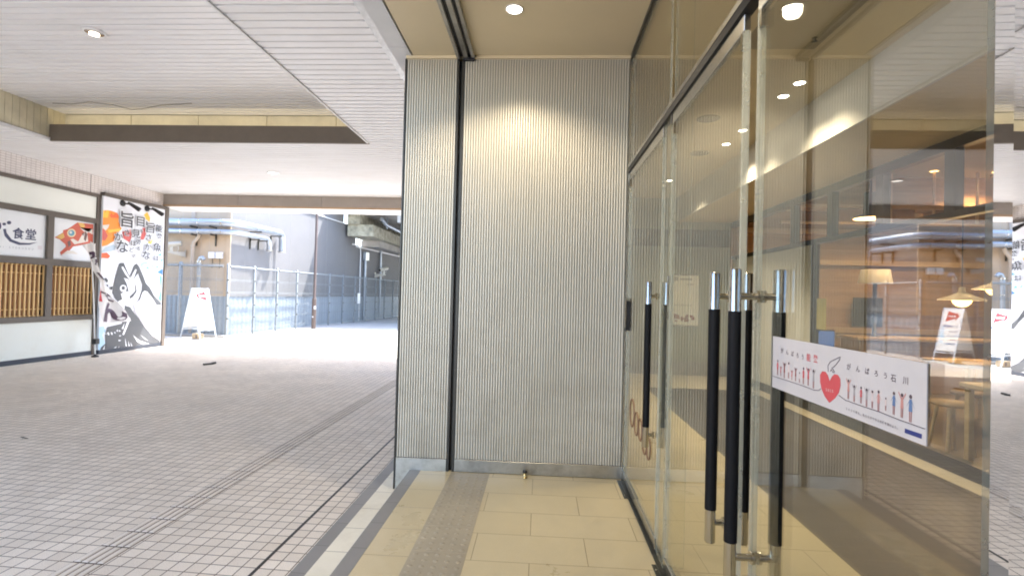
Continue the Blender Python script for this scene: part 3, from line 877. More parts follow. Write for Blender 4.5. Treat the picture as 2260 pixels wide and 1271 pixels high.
for (x, y, lb) in ((1.65, 5.25, 'nearer flat brown ceiling speaker disc in the lobby'), (1.94, 6.49, 'farther flat brown ceiling speaker disc in the lobby')):
    sp = thing('ceiling_speaker', lb, 'speaker', (x, y, 3.5), 'brown speaker discs in the lobby ceiling')
    MB().lathe((x, y, 3.5), [(0.115, 0), (0.112, -0.006), (0.10, -0.008)], 24).build('rim', 'speaker_grille', sp)
    MB().lathe((x, y, 3.492), [(0.10, 0), (0.0, -0.002)], 24).build('grille', 'speaker_grille', sp)
sp = thing('sprinkler_head', 'tiny sprinkler head on the beige lobby ceiling near the hatch', 'sprinkler', (1.85, 3.62, 3.5), None)
MB().lathe((1.85, 3.62, 3.5), [(0.022, 0), (0.02, -0.006), (0.008, -0.008), (0.008, -0.03), (0.02, -0.032), (0.0, -0.034)], 14).build('body', 'dark_plate', sp)

ds = thing('door_stop', 'small brass door stop post with black rubber cap by the ribbed wall', 'door stop', (-0.085, 3.83, 0.302))
MB().lathe((-0.085, 3.83, 0.302), [(0.02, 0), (0.02, 0.004), (0.014, 0.006), (0.014, 0.038)], 18).build('post', 'brass', ds)
MB().lathe((-0.085, 3.83, 0.34), [(0.0145, 0), (0.017, 0.002), (0.017, 0.014), (0.012, 0.018), (0, 0.018)], 18).build('cap', 'black_rubber', ds)

bw = thing('sky_blocking_wall', 'added unseen wall behind the viewpoint, blocking sky light from the entrance bay', 'wall', (-0.2, -1.6, 0.3))  # added out of view to block sky and darken the ribbed wall's reflections
m = MB()
m.box(-1.085, 0.645, -1.80, -1.60, 0.15, 3.475)
m.build('core', 'rib_metal', bw)

# ------------------------------------------------------------------ glass entrance
XD = 0.655
ef = thing('entrance_frame', 'steel and glass entrance frame with black transom rail and tall panes above it', 'door frame', (XD, 2.3, 0.3))
m = MB()
m.box(XD - 0.022, XD + 0.022, 0.786, 3.868, 2.640, 2.662)
m.build('transom_cap', 'stainless', ef)
m = MB()
m.box(XD - 0.020, XD + 0.020, 0.786, 3.868, 2.606, 2.639)
m.build('transom_rail', 'black_rubber', ef)
for a, b in ((0.79, 2.60), (2.70, 3.866)):
    m = MB()
    pane(m, XD - 0.006, XD + 0.006, a, b, 2.664, 3.466)
    m.build('upper_pane', ['door_glass', 'glass_edge'], ef)
MB().box(XD - 0.02, XD + 0.02, 0.786, 3.868, 3.468, 3.4995).build('head_rail', 'dark_frame', ef)
MB().box(XD - 0.020, XD + 0.022, 3.87, 3.893, 0.302, 3.4995).build('jamb', 'stainless', ef)
m = MB()
pane(m, XD - 0.008, XD + 0.10, 2.640, 2.655, 0.304, 3.466, 'Y')
m.build('glass_fin', ['door_glass', 'glass_edge'], ef)
m = MB()
pane(m, XD - 0.006, XD + 0.006, 2.6575, 2.80, 0.304, 2.604)
m.build('side_light', ['door_glass', 'glass_edge'], ef)
m = MB()
m.box(XD - 0.014, XD + 0.014, 2.625, 2.639, 2.55, 2.604)
m.box(XD - 0.014, XD + 0.014, 2.625, 2.639, 1.66, 1.78)
m.build('patch_fitting', 'chrome', ef, bevel=0.002)
m = MB()
m.box(XD - 0.03, XD + 0.03, 0.786, 3.868, 0.2995, 0.3035)
m.build('threshold', 'dark_plate', ef)


def leaf(label, ya, yb, yh, off, glass='door_glass'):
    """one frameless door leaf from y=ya (near) to y=yb (far); yh: where the pull bars are"""
    d = thing('glass_door', label, 'glass door', (XD, yb if yh < (ya + yb) / 2 else ya, 0.304), 'frameless glass doors of the entrance')
    m = MB()
    pane(m, XD - 0.006, XD + 0.006, ya, yb, 0.372, 2.545)
    m.build('pane', [glass, 'glass_edge'], d)
    MB().box(XD - 0.011, XD + 0.011, ya, yb, 2.546, 2.602).build('top_rail', 'stainless', d, bevel=0.002)
    m = MB()
    m.box(XD - 0.011, XD + 0.011, ya, yb, 0.310, 0.371)
    m.build('bottom_rail', 'stainless', d, bevel=0.002)
    m = MB()
    for yy in ((ya - 0.004, yb - 0.010) if ya > 1 else (yb - 0.010,)):
        m.box(XD - 0.010, XD + 0.010, yy, yy + 0.014, 0.374, 2.544)
    m.build('edge_seal', 'glass_edge', d)
    m = MB()
    for yy in (ya + 0.012, yb - 0.026):
        m.box(XD - 0.0125, XD + 0.0125, yy, yy + 0.014, 2.49, 2.545)
    m.build('corner_clip', 'chrome', d)
    for sgn in (-1, 1):
        x = XD + sgn * (off if isinstance(off, float) else off[0] if sgn < 0 else off[1])
        h = MB().tube([(x, yh, 0.832), (x, yh, 0.836), (x, yh, 1.752), (x, yh, 1.757)], [0.0150, 0.0175, 0.0175, 0.0150], 18).build('pull_bar', 'chrome', d)
        MB().tube([(x, yh, 0.945), (x, yh, 1.630)], 0.0190, 18).build('grip', 'black_grip', h)
        m = MB()
        for z in (0.90, 1.675):
            m.tube([(x - sgn * 0.012, yh, z), (XD + sgn * 0.012, yh, z)], 0.0105, 12)
            m.tube([(XD + sgn * 0.014, yh, z), (XD + sgn * 0.0062, yh, z)], 0.019, 14)
        m.build('standoff', 'chrome', h)
    return d


lk = leaf('farthest glass door, beside the ribbed wall, with copper rings below its pull bar', 2.81, 3.858, 2.905, 0.050)
m = MB()
m.box(XD - 0.022, XD + 0.022, 3.815, 3.845, 1.42, 1.64)
m.build('lock_case', 'black_metal', lk, bevel=0.004)
m = MB()
m.box(XD - 0.027, XD - 0.0225, 3.805, 3.850, 1.44, 1.66)
m.build('lock_plate', 'chrome', lk)
leaf('middle glass door with clear pane and black gripped pull bars at its near edge', 1.700, 2.61, 1.800, 0.055)
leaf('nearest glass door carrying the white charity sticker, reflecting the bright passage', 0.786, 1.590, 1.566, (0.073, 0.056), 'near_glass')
fg = 'dark floor spring plates under the glass doors'
for y, lb in ((3.70, 'dark floor spring plate in the corner at the ribbed wall'), (2.50, 'dark floor spring plate under the middle glass door'), (0.95, 'dark floor spring plate under the nearest glass door')):
    fp = thing('floor_spring', lb, 'floor hinge', (XD, y, 0.302), fg)
    MB().box(XD - 0.055, XD - 0.031, y - 0.17, y + 0.17, 0.2995, 0.3045).build('cover_plate', 'dark_plate', fp, bevel=0.001)
    m = MB()
    for k in (-0.12, 0.12):
        m.lathe((XD - 0.043, y + k, 0.3045), [(0.006, 0), (0.005, 0.0012), (0, 0.0012)], 10)
    m.build('screw', 'chrome', fp)

sp = thing('steel_post', 'mirror polished steel post at the near end of the doors, reflecting the passage', 'post', (XD, 0.7, 0.3))
_a = math.radians(1.55)
MB().obox((XD + 0.045, 0.7585, 1.90), (math.cos(_a), -math.sin(_a), 0), (math.sin(_a), math.cos(_a), 0), (0, 0, 1), 0.047, 0.0185, 1.598).build('polished_box', 'mirror_steel', sp)
MB().box(XD - 0.010, XD + 0.09, -0.6, 0.7375, 0.302, 3.498).build('polished_panel', 'mirror_steel', sp)

# copper rings on the far door
rg = MB()
for y, z, r in ((3.56, 0.875, 0.075), (3.40, 0.84, 0.06), (3.27, 0.835, 0.055), (3.13, 0.80, 0.06), (3.02, 0.79, 0.05)):
    pts = [(XD - 0.009, y + r * math.cos(a), z + 1.25 * r * math.sin(a)) for a in [i * math.pi / 12 for i in range(25)]]
    rg.tube(pts, 0.0045, 6, cap=False)
tag(rg.build('ring_decal', 'copper'), 'copper coloured ring lettering low on the farthest glass door', 'decal')

# ------------------------------------------------------------------ sticker on the near door
K = 1e-4
sk = thing('charity_sticker', 'long white sticker with a red heart and two rows of cheering figures on glass', 'sticker', (XD, 1.2, 1.42))
XS = XD - 0.0085
c0, c1, c2, c3 = (1.4563, 1.5656), (0.8909, 1.5642), (0.8904, 1.4268), (1.4564, 1.4257)
MB().prism([c0, c1, c2, c3], 'X', XS, XD - 0.0063).build('backing', 'sticker', sk)
m = {}


def mb_for(c):
    return m.setdefault(c, MB())


def flat(c, pts, x, thick=0.0003):
    from mathutils.geometry import tessellate_polygon
    P = [(x, a, b) for a, b in pts]
    tri_flat(mb_for(c), P)


X1 = XS - 0.0004
fm = {}
flat('sred', [(a * K, b * K) for a, b in STK['HEART']], X1)
heart = m.pop('sred').build('heart', 'sred', sk)
flat('snavy', [(a * K, b * K) for a, b in STK['BOX']], X1)
m.pop('snavy').build('label', 'snavy', sk)
w = MB()
for key in ('WING', 'LINE1', 'LINE2'):
    P = [(X1, a * K, b * K) for a, b in STK[key]]
    w.tube(P, 0.0007, 5)
w.build('outline', 'sdk', sk)
for (hy, hz, h, c) in STK['FIGS']:
    m = {}
    y, z, h = hy * K, hz * K, h * K
    r = h * 0.085
    flat('sdk', [(y + r * math.cos(a), z + r * math.sin(a)) for a in [i * math.pi / 5 for i in range(10)]], X1)
    wd = h * 0.105
    flat(c, [(y - wd * .6, z - h * .10), (y + wd * .6, z - h * .10), (y + wd, z - h * .58), (y - wd, z - h * .58)], X1)
    up = (int(hy) % 3)
    for sg in (-1, 1):
        e = (y + sg * wd * 2.3, z + (h * .10 if up != 1 else -h * .42))
        flat(c, [(y + sg * wd * .4, z - h * .11), (y + sg * wd * .6, z - h * .20), (e[0], e[1] - h * .03), (e[0] - sg * wd * .3, e[1] + h * .03)], X1)
        flat('sbrn', [(y + sg * wd * .2, z - h * .58), (y + sg * wd * .7, z - h * .58), (y + sg * wd * .6, z - h * .98), (y + sg * wd * .15, z - h * .98)], X1)
    allc = list(m)
    fgm = MB()
    for k_, c_ in enumerate(allc):
        fgm.add(m[c_].v, m[c_].f, mi=k_)
    fgm.build('printed_figure', allc, sk)
m = {}
for (ch, y, z, s, c) in STK['TX']:
    put_text(mb_for(c), ch, 0.012 if s > 45 else 0.0, lambda u, v, y=y, z=z: (X1 - (0.0004 if c == 'spale' else 0), y * K - u, z * K + v), s * K * 0.98, s * K * 0.98)
for c in list(m):
    m[c].build('lettering', c, sk)

# ------------------------------------------------------------------ lobby behind the doors
ew = thing('lobby_end_wall', 'pale green ribbed wall closing the far end of the lobby', 'wall', (2, 9.4, 0.3))
m = MB()
ribs(m, 0.70, 3.40, 0.55, 3.495, 9.395, 0.05, 0.008)
m.build('ribbed_face', 'rib_inner', ew)
MB().box(0.70, 3.40, 9.404, 9.5, 0.3, 3.499).build('core', 'plaster_beige', ew)
MB().box(0.70, 3.40, 9.385, 9.403, 0.303, 0.549).build('skirting', 'stainless_dull', ew)
lw = thing('lobby_side_wall', 'lobby wall running on behind the ribbed entrance wall', 'wall', (0.67, 6, 0.3))
MB().box(0.655, 0.695, 4.10, 9.5, 0.302, 3.499).build('face', 'rib_inner', lw)
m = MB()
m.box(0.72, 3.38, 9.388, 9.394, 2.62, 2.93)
m.build('painted_reflection', 'reflection_dark', ew)  # dark band imitating a reflection seen through the middle door
po = thing('notice_poster', 'white framed poster on the pale ribbed lobby end wall', 'poster', (2.6, 9.37, 1.2))
MB().box(2.36, 2.86, 9.372, 9.384, 1.18, 2.12).build('frame', 'stainless', po)
MB().box(2.385, 2.835, 9.3695, 9.3715, 1.205, 2.095).build('sheet', 'poster_paper', po)
m = MB()
m.box(2.40, 2.47, 9.3685, 9.3692, 2.00, 2.07)
m.box(2.50, 2.72, 9.3685, 9.3692, 2.015, 2.045)
m.box(2.62, 2.75, 9.3685, 9.3692, 1.93, 1.945)
for i in range(9):
    m.box(2.42 + i * 0.035, 2.44 + i * 0.035, 9.3685, 9.3692, 1.55, 1.57)
m.build('heading', 'sgrey', po)
m = MB()
rr = random.Random(3)
for i in range(26):
    a = 2.40 + rr.random() * 0.33
    b = 1.26 + rr.random() * 0.09
    m.box(a, a + 0.02 + rr.random() * 0.03, 9.3687 - rr.random() * 0.0008, 9.3694, b, b + 0.02 + rr.random() * 0.05)
m.build('photo_print', 'sbrn', po)

# ------------------------------------------------------------------ restaurant front along the lobby
XSF = 3.43
sf = thing('shop_window', 'dark framed restaurant window wall along the right side of the lobby', 'shop front', (XSF, 5, 0.3))
m = MB()
m.box(XSF - 0.03, XSF + 0.05, -3.0, 9.39, 2.975, 3.069)
m.box(XSF - 0.03, XSF + 0.05, -3.0, 9.39, 2.40, 2.46)
m.build('rail', 'dark_frame', sf)
m = MB()
for y in (7.15, 6.25, 5.36, 4.47, 3.58, 2.69, 1.8):
    m.box(XSF - 0.028, XSF + 0.048, y - 0.055, y + 0.055, 2.461, 2.974)
for y in (6.62, 3.95, 1.8):
    m.box(XSF - 0.028, XSF + 0.048, y - 0.03, y + 0.03, 0.42, 2.399)
m.build('mullion', 'dark_frame', sf)
MB().box(XSF - 0.03, XSF + 0.06, -3.0, 9.39, 0.303, 0.419).build('sill', 'dark_frame', sf)
for a, b in ((-3.0, 1.77), (1.83, 3.92), (3.98, 6.59)):
    m = MB()
    pane(m, XSF, XSF + 0.008, a, b, 0.42, 2.399)
    m.build('pane', ['shop_glass', 'glass_edge'], sf)
MB().box(XSF + 0.002, XSF + 0.04, 6.65, 9.39, 0.42, 2.399).build('blind_panel', 'poster_paper', sf)

sr = thing('restaurant_room', 'warm wood lined restaurant interior seen through the lobby window', 'room', (6, 5, 0.3))
MB().box(3.42, 10.0, 9.5, 9.6, 0.3, 4.2).build('back_wall', 'shop_wood', sr)
MB().box(9.9, 10.0, -3.0, 9.499, 0.3, 4.2).build('side_wall', 'shop_wood', sr)
MB().box(3.50, 10.0, -3.0, 9.6, 3.95, 4.1).build('ceiling_board', 'shop_ceiling', sr)
MB().box(3.43, 3.499, -3.0, 9.6, 3.11, 4.1).build('upper_wall', 'shop_ceiling', sr)
m = MB()
for z in (1.15, 2.35, 2.9):
    m.box(3.7, 9.8, 9.42, 9.499, z, z + 0.09)
m.build('timber_rail', 'shop_wood_light', sr)
m = MB()
m.box(4.1, 9.8, 9.0, 9.41, 3.30, 3.36)
m.box(4.1, 9.8, 9.0, 9.06, 3.02, 3.06)
for x in (4.9, 5.9, 6.6, 7.3, 8.0, 8.7):
    m.box(x, x + 0.03, 9.0, 9.03, 3.061, 3.94)
m.build('hanging_shelf', 'shop_wood_light', sr)
m = MB()
for x, w in ((5.1, 0.5), (5.75, 0.6), (6.7, 0.5), (7.35, 0.35), (7.8, 0.5), (8.5, 0.6)):
    m.box(x, x + w, 9.08, 9.38, 3.0605, 3.29)
m.build('shelf_box', 'lattice_back', sr)
bb = thing('menu_board', 'black menu board on the timber wall of the restaurant', 'board', (5.8, 9.41, 1.2))
MB().box(5.55, 6.05, 9.395, 9.419, 1.27, 1.78).build('frame', 'dark_frame', bb)
MB().box(5.58, 6.02, 9.391, 9.394, 1.30, 1.75).build('slate', 'black_rubber', bb)
cp = thing('serving_counter', 'dark serving counter under the menu board in the restaurant', 'counter', (5.8, 8.6, 0.3))
MB().box(5.0, 8.4, 8.3, 8.8, 0.301, 1.10).build('body', 'shop_wood', cp, bevel=0.01)
MB().box(4.95, 8.45, 8.25, 8.85, 1.101, 1.15).build('top', 'shop_wood_light', cp, bevel=0.005)
tl = thing('table_lamp', 'white box lamp shade on a dark stand at the restaurant counter', 'lamp', (5.35, 8.5, 1.15))
MB().tube([(5.35, 8.5, 1.1505), (5.35, 8.5, 1.17), (5.35, 8.5, 2.0)], [0.10, 0.03, 0.03], 12).build('stand', 'dark_frame', tl)
MB().lathe((5.35, 8.5, 2.0), [(0.24, 0), (0.20, 0.22), (0.02, 0.23)], 18).build('shade', 'shade_white', tl)
yp = MB().box(XSF + 0.009, XSF + 0.011, 6.36, 6.57, 1.34, 1.72)
tag(yp.build('yellow_notice', 'yellow_paper'), 'plain yellow paper notice inside the restaurant window by the dark jamb', 'notice')
sc_ = thing('blue_screen', 'small glowing blue display behind the restaurant window under the yellow notice', 'display', (4.0, 7.4, 0.3))
MB().box(3.72, 4.12, 7.40, 7.43, 0.93, 1.27).build('screen', 'screen_blue', sc_)
MB().box(3.70, 4.14, 7.431, 7.47, 0.91, 1.29).build('casing', 'black_metal', sc_)
MB().tube([(3.92, 7.45, 0.301), (3.92, 7.45, 0.909)], 0.02, 10).build('stand', 'black_metal', sc_)


def pendant(label, x, y, zb, r, ztop, glow='lamp_warm', shade='shade_white', energy=1.6):
    p = thing('pendant_lamp', label, 'pendant lamp', (x, y, zb), 'pendant lamps in the restaurant')
    MB().tube([(x, y, zb + 0.12), (x, y, ztop)], 0.006, 6).build('cord', 'black_metal', p)
    MB().lathe((x, y, zb), [(r, 0.0), (r * 0.96, 0.012), (r * 0.5, 0.055), (r * 0.16, 0.10), (r * 0.12, 0.16), (0.0, 0.165)], 28).build('shade', shade, p)
    MB().lathe((x, y, zb), [(r * 0.42, 0.02), (r * 0.36, -0.035), (r * 0.22, -0.07), (0.0, -0.085)], 20).build('globe', glow, p)
    lamp('bulb', 'POINT', (x, y, zb - 0.16), energy, (1.0, 0.66, 0.36), p, 0.06)
    return p


pendant('white dome pendant lamp over the restaurant table, lower and nearer of two', 5.15, 6.55, 1.74, 0.24, 3.95)
pendant('white dome pendant lamp in the restaurant, farther right and higher of two', 6.0, 7.1, 1.90, 0.24, 3.95)
p = thing('pendant_lamp', 'dark pendant lamp with a flat flared shade hanging behind the window mullions', 'pendant lamp', (4.1, 6.55, 2.75), 'pendant lamps in the restaurant')
MB().tube([(4.1, 6.62, 3.0), (4.1, 6.62, 3.95)], 0.012, 8).build('rod', 'black_metal', p)
MB().lathe((4.1, 6.62, 2.74), [(0.20, 0), (0.19, 0.02), (0.08, 0.06), (0.075, 0.32), (0, 0.325)], 24).build('shade', 'black_metal', p)
MB().lathe((4.1, 6.62, 2.735), [(0.185, 0), (0.0, -0.004)], 24).build('diffuser', 'lamp_warm', p)
dg_ = 'small warm downlights in the restaurant ceiling'
for i, (x, y, lb) in enumerate(((5.1, 7.6, 'warm restaurant ceiling spot, leftmost in the reflected passage'), (5.9, 7.6, 'warm restaurant ceiling spot, second from the left of its row'),
                               (6.7, 7.6, 'warm restaurant ceiling spot, third from the left of its row'), (6.6, 9.0, 'warm restaurant ceiling spot near the hanging shelf, left one'),
                               (7.6, 9.0, 'warm restaurant ceiling spot near the hanging shelf, right one'))):
    downlight('ceiling_spot', lb, (x, y, 3.945), 0.075, 'lamp_warm', dg_, 24 if i in (0, 2, 4) else None, (1.0, 0.66, 0.36), 130)
ln = thing('ceiling_lantern', 'glowing amber rectangular lantern on the restaurant ceiling', 'lantern', (6.6, 6.9, 3.95))
MB().box(5.75, 6.75, 6.35, 6.85, 3.87, 3.944).build('diffuser', 'lantern_glow', ln)
m = MB()
for a in (5.74, 6.08, 6.42, 6.745):
    m.box(a - 0.012, a + 0.012, 6.33, 6.87, 3.855, 3.8695)
m.build('slat', 'shop_wood', ln)


def table(label, x, y):
    t = thing('dining_table', label, 'table', (x, y, 0.3), 'wooden restaurant tables')
    MB().box(x - 0.35, x + 0.35, y - 0.35, y + 0.35, 0.98, 1.02).build('top', 'shop_wood_light', t, bevel=0.006)
    for sx in (-1, 1):
        for sy in (-1, 1):
            MB().box(x + sx * 0.30 - 0.022, x + sx * 0.30 + 0.022, y + sy * 0.30 - 0.022, y + sy * 0.30 + 0.022, 0.301, 0.979).build('leg', 'shop_wood_light', t)
    return t


def stool(label, x, y):
    t = thing('wooden_stool', label, 'stool', (x, y, 0.3), 'wooden restaurant stools')
    MB().lathe((x, y, 0.74), [(0, 0), (0.15, 0), (0.165, 0.015), (0.16, 0.035), (0, 0.04)], 20).build('seat', 'shop_wood', t)
    for k in range(4):
        a = math.pi / 4 + k * math.pi / 2
        MB().tube([(x + 0.10 * math.cos(a), y + 0.10 * math.sin(a), 0.739), (x + 0.17 * math.cos(a), y + 0.17 * math.sin(a), 0.301)], 0.016, 8).build('leg', 'shop_wood_light', t)
    return t


table('pale wooden table inside the window nearest the steel post', 3.95, 4.25)
table('pale wooden table under the white dome pendant lamps', 5.1, 6.3)
stool('round stool beside the window table nearest the steel post', 3.85, 5.0)
stool('round stool between the two restaurant tables', 4.5, 5.6)

# ------------------------------------------------------------------ station building that holds entrance and lobby
bd = thing('station_building', 'plain building block holding the glass entrance, its outer wall facing the passage', 'building', (4, 5, 0))
MB().box(-1.085, -0.95, 4.102, 13.9, 0.15, 3.49).build('outer_wall', 'wall_beige', bd)
MB().box(-0.949, 10.2, 13.75, 13.9, 0.0, 4.95).build('north_wall', 'wall_beige', bd)
MB().box(10.05, 10.2, -3.0, 13.749, 0.0, 4.95).build('east_wall', 'wall_beige', bd)
MB().box(-1.19, 10.2, -2.0, 14.0, 4.951, 6.2).build('roof', 'roofing', bd)
MB().box(0.66, 10.04, -3.2, -3.005, 0.0, 4.95).build('south_wall', 'wall_beige', bd)

# ------------------------------------------------------------------ restaurant facade on the far side of the passage
XF = -10.55
fr = thing('restaurant_facade', 'brown framed restaurant front with white panels and a pale tile band on top', 'shop front', (XF, 6, 0))
MB().box(-14.4, XF - 0.13, -9.0, 13.68, 0, 4.9).build('building_body', 'wall_beige', fr)
MB().box(XF - 0.129, XF, -9.0, 13.69, 3.80, 4.23).build('tile_band', 'band_tile', fr)
m = MB()
for y in (11.30, 8.0, 4.7):
    m.box(XF - 0.01, XF + 0.003, y - 0.007, y + 0.007, 3.802, 4.222)
m.build('expansion_joint', 'brown_frame', fr)
bays = [(-9.0, -2.5), (-2.4, 4.3), (4.4, 7.75), (7.90, 10.30), (10.44, 11.48)]
m = MB()
m.box(XF - 0.128, XF + 0.03, -9.0, 11.58, 3.722, 3.799)
m.box(XF - 0.128, XF + 0.02, -9.0, 11.479, 3.10, 3.215)
m.box(XF - 0.128, XF + 0.02, -9.0, 11.479, 2.045, 2.185)
m.box(XF - 0.128, XF + 0.022, -9.0, 11.479, 0.84, 0.955)
m.box(XF - 0.128, XF + 0.025, 11.48, 11.58, 0.0, 3.721)
for a, b in zip(bays[:-1], bays[1:]):
    m.box(XF - 0.128, XF + 0.019, a[1], b[0], 0.956, 2.044)
    m.box(XF - 0.128, XF + 0.019, a[1], b[0], 2.186, 3.099)
m.build('timber_frame', 'brown_frame', fr, bevel=0.003)
m = MB()
for a, b in ((-9.0, -2.45), (-2.444, 4.35), (4.356, 7.82), (7.826, 11.479)):
    m.box(XF - 0.128, XF - 0.005, a, b, 3.216, 3.721)
m.build('upper_panel', 'panel_white', fr)
m = MB()
for a, b in ((-9.0, -2.45), (-2.444, 4.35), (4.356, 7.82), (7.826, 11.479)):
    m.box(XF - 0.128, XF - 0.005, a, b, 0.101, 0.839)
m.build('lower_panel', 'panel_white', fr)
MB().box(XF - 0.128, XF + 0.01, -9.0, 11.479, 0.0, 0.10).build('base_board', 'base_navy', fr)
for a, b in bays:
    wn = MB().box(XF - 0.125, XF - 0.11, a, b, 0.956, 2.044).build('lattice_window', 'lattice_back', fr)
    m = MB()
    n = max(3, round((b - a) / 0.093))
    for i in range(n):
        yv = a + 0.012 + i * (b - a - 0.024) / (n - 1)
        m.box(XF - 0.055, XF - 0.025, yv - 0.011, yv + 0.011, 0.958, 2.042)
    for z in (1.11, 1.47, 1.86, 2.03, 0.97):
        m.box(XF - 0.075, XF - 0.056, a, b, z - 0.011, z + 0.011)
    m.build('lattice', 'lattice_pine', wn)
    if a < 7:
        MB().box(XF - 0.10, XF - 0.03, a, b, 2.187, 3.098).build('sign_blank', 'panel_white', fr)


def flatset(name, data, X, parent, mm=0.001, step=0.0004):
    """flat painted patches, each a hair above the last, grouped by colour into one mesh"""
    mats = []
    mb = MB()
    for i, (c, pts) in enumerate(data):
        if c not in mats:
            mats.append(c)
        tri_flat(mb, [(X + i * step, a * mm, b * mm) for a, b in pts], mi=mats.index(c))
    return mb.build(name, mats, parent)


def textset(name, data, X, parent, mm=0.001, halo=None):
    mats = []
    mb = MB()
    for (ch, y, z, sx, sz, w, c) in data:
        if c not in mats:
            mats.append(c)
        put_text(mb, ch, w, lambda u, v: (X, y * mm + u, z * mm + v), abs(sx) * mm, abs(sz) * mm, mi=mats.index(c))
    return mb.build(name, mats, parent)


sg = thing('shop_sign', 'white sign panel with navy brush lettering above the left lattice window', 'sign', (XF, 9.1, 2.2))
MB().box(XF - 0.10, XF - 0.035, 7.90, 10.30, 2.187, 3.098).build('panel', 'sign_white', sg)
flatset('brush_stroke', SART, XF - 0.034, sg)
textset('lettering', STXT, XF - 0.032, sg)
pp = thing('fish_picture', 'square panel painted with a red open mouthed fish beside the shop sign', 'picture', (XF, 10.96, 2.2))
MB().box(XF - 0.10, XF - 0.035, 10.44, 11.479, 2.187, 3.098).build('panel', 'sign_white', pp)
flatset('fish_painting', [(c, [(min(max(a, 10445), 11475), b) for a, b in p]) for c, p in FISH], XF - 0.034, pp)

XM = -10.48
mu = thing('fish_mural', 'tall white mural board with brush lettering and a leaping black fish', 'mural', (XM, 12.6, 0))
MB().box(XF - 0.12, XM, 11.581, 13.585, 0.10, 3.78).build('board', 'mural_white', mu)
m = MB()
m.box(XF - 0.12, XM + 0.035, 13.586, 13.70, 0.0, 3.87)
m.box(XF - 0.12, XM + 0.03, 11.581, 13.585, 3.781, 3.868)
m.build('frame', 'brown_frame', mu, bevel=0.004)
MB().box(XF - 0.12, XM + 0.02, 11.581, 13.585, 0.0, 0.099).build('plinth', 'base_navy', mu)
cl = lambda p: [(min(max(a, 11584), 13582), max(b, 103)) for a, b in p]
flatset('fish_painting', [(c, cl(p)) for c, p in ART], XM + 0.001, mu)
textset('lettering_outline', [(t[0], t[1], t[2], t[3], t[4], t[5] * 0.5 + 0.045, 'white') for t in TXT], XM + 0.030, mu)
textset('lettering', [t[:5] + [t[5] * 0.45] + t[6:] for t in TXT], XM + 0.032, mu)
for i, y in enumerate((12.13, 12.92)):
    s_ = thing('mural_spotlight', ('black spotlight above the mural, over its left lettering' if i == 0 else 'black spotlight above the mural, nearer the outdoor end'), 'spotlight', (XM, y, 3.72), 'black spotlights on the mural')
    MB().lathe((XM + 0.001, y, 3.70), [(0.075, 0.0), (0.075, 0.03), (0.05, 0.045), (0, 0.045)], 18, axis='X').build('mount', 'black_metal', s_)
    MB().tube([(XM + 0.04, y, 3.70), (XM + 0.16, y + 0.06, 3.69)], 0.02, 10).build('arm', 'black_metal', s_)
    MB().tube([(XM + 0.10, y + 0.05, 3.73), (XM + 0.15, y + 0.10, 3.69), (XM + 0.30, y + 0.17, 3.58), (XM + 0.32, y + 0.18, 3.565)], [0.025, 0.04, 0.055, 0.05], 16).build('head', 'black_metal', s_)

# banner on a pole
fgp = thing('banner_flag', 'wind twisted white banner with dark brush letters on a thin white pole', 'banner', (-10.15, 11.15, 0))
MB().tube([(-10.15, 11.15, 0.06), (-10.15, 11.05, 1.4), (-10.15, 10.93, 2.62)], 0.013, 10).build('pole', 'trim_white', fgp)
MB().tube([(-10.15, 10.69, 2.515), (-10.15, 11.0, 2.60)], 0.009, 8).build('cross_rod', 'trim_white', fgp)
m = MB()
m.lathe((-10.15, 11.15, 0.0), [(0.07, 0), (0.07, 0.03), (0.06, 0.04), (0.03, 0.045), (0.02, 0.07), (0, 0.07)], 20)
m.box(-10.20, -10.10, 11.10, 11.20, 0.30, 0.42)
m.build('base', 'black_metal', fgp)
L, Rr = FLAG
m = MB()
NU, NV = 10, 40


def flagpt(u, v):
    f = v * (len(L) - 1)
    i = min(int(f), len(L) - 2)
    t = f - i

    def cr(A, k):
        p0 = A[max(i - 1, 0)][k]
        p1 = A[i][k]
        p2 = A[i + 1][k]
        p3 = A[min(i + 2, len(A) - 1)][k]
        return 0.5 * (2 * p1 + (p2 - p0) * t + (2 * p0 - 5 * p1 + 4 * p2 - p3) * t * t + (3 * p1 - p0 - 3 * p2 + p3) * t ** 3)
    y = (cr(L, 0) * (1 - u) + cr(Rr, 0) * u) * .001
    z = (cr(L, 1) * (1 - u) + cr(Rr, 1) * u) * .001
    x = -10.13 + 0.10 * math.sin(v * 5 + u * 2.2) * (0.25 + v) * (u + 0.1) + 0.03 * math.sin(u * 9 + v * 14)
    return (x, y, z)


vs = [flagpt(i / NU, j / NV) for j in range(NV + 1) for i in range(NU + 1)]
m.add(vs, [(j * (NU + 1) + i, j * (NU + 1) + i + 1, (j + 1) * (NU + 1) + i + 1, (j + 1) * (NU + 1) + i) for j in range(NV) for i in range(NU)], smooth=True)
cl_ = m.build('cloth', 'cloth_white', fgp)
# writing follows the cloth
mm_ = MB()


def onflag(u, v):
    a = flagpt(u, v)
    return (a[0] + 0.008, a[1], a[2])


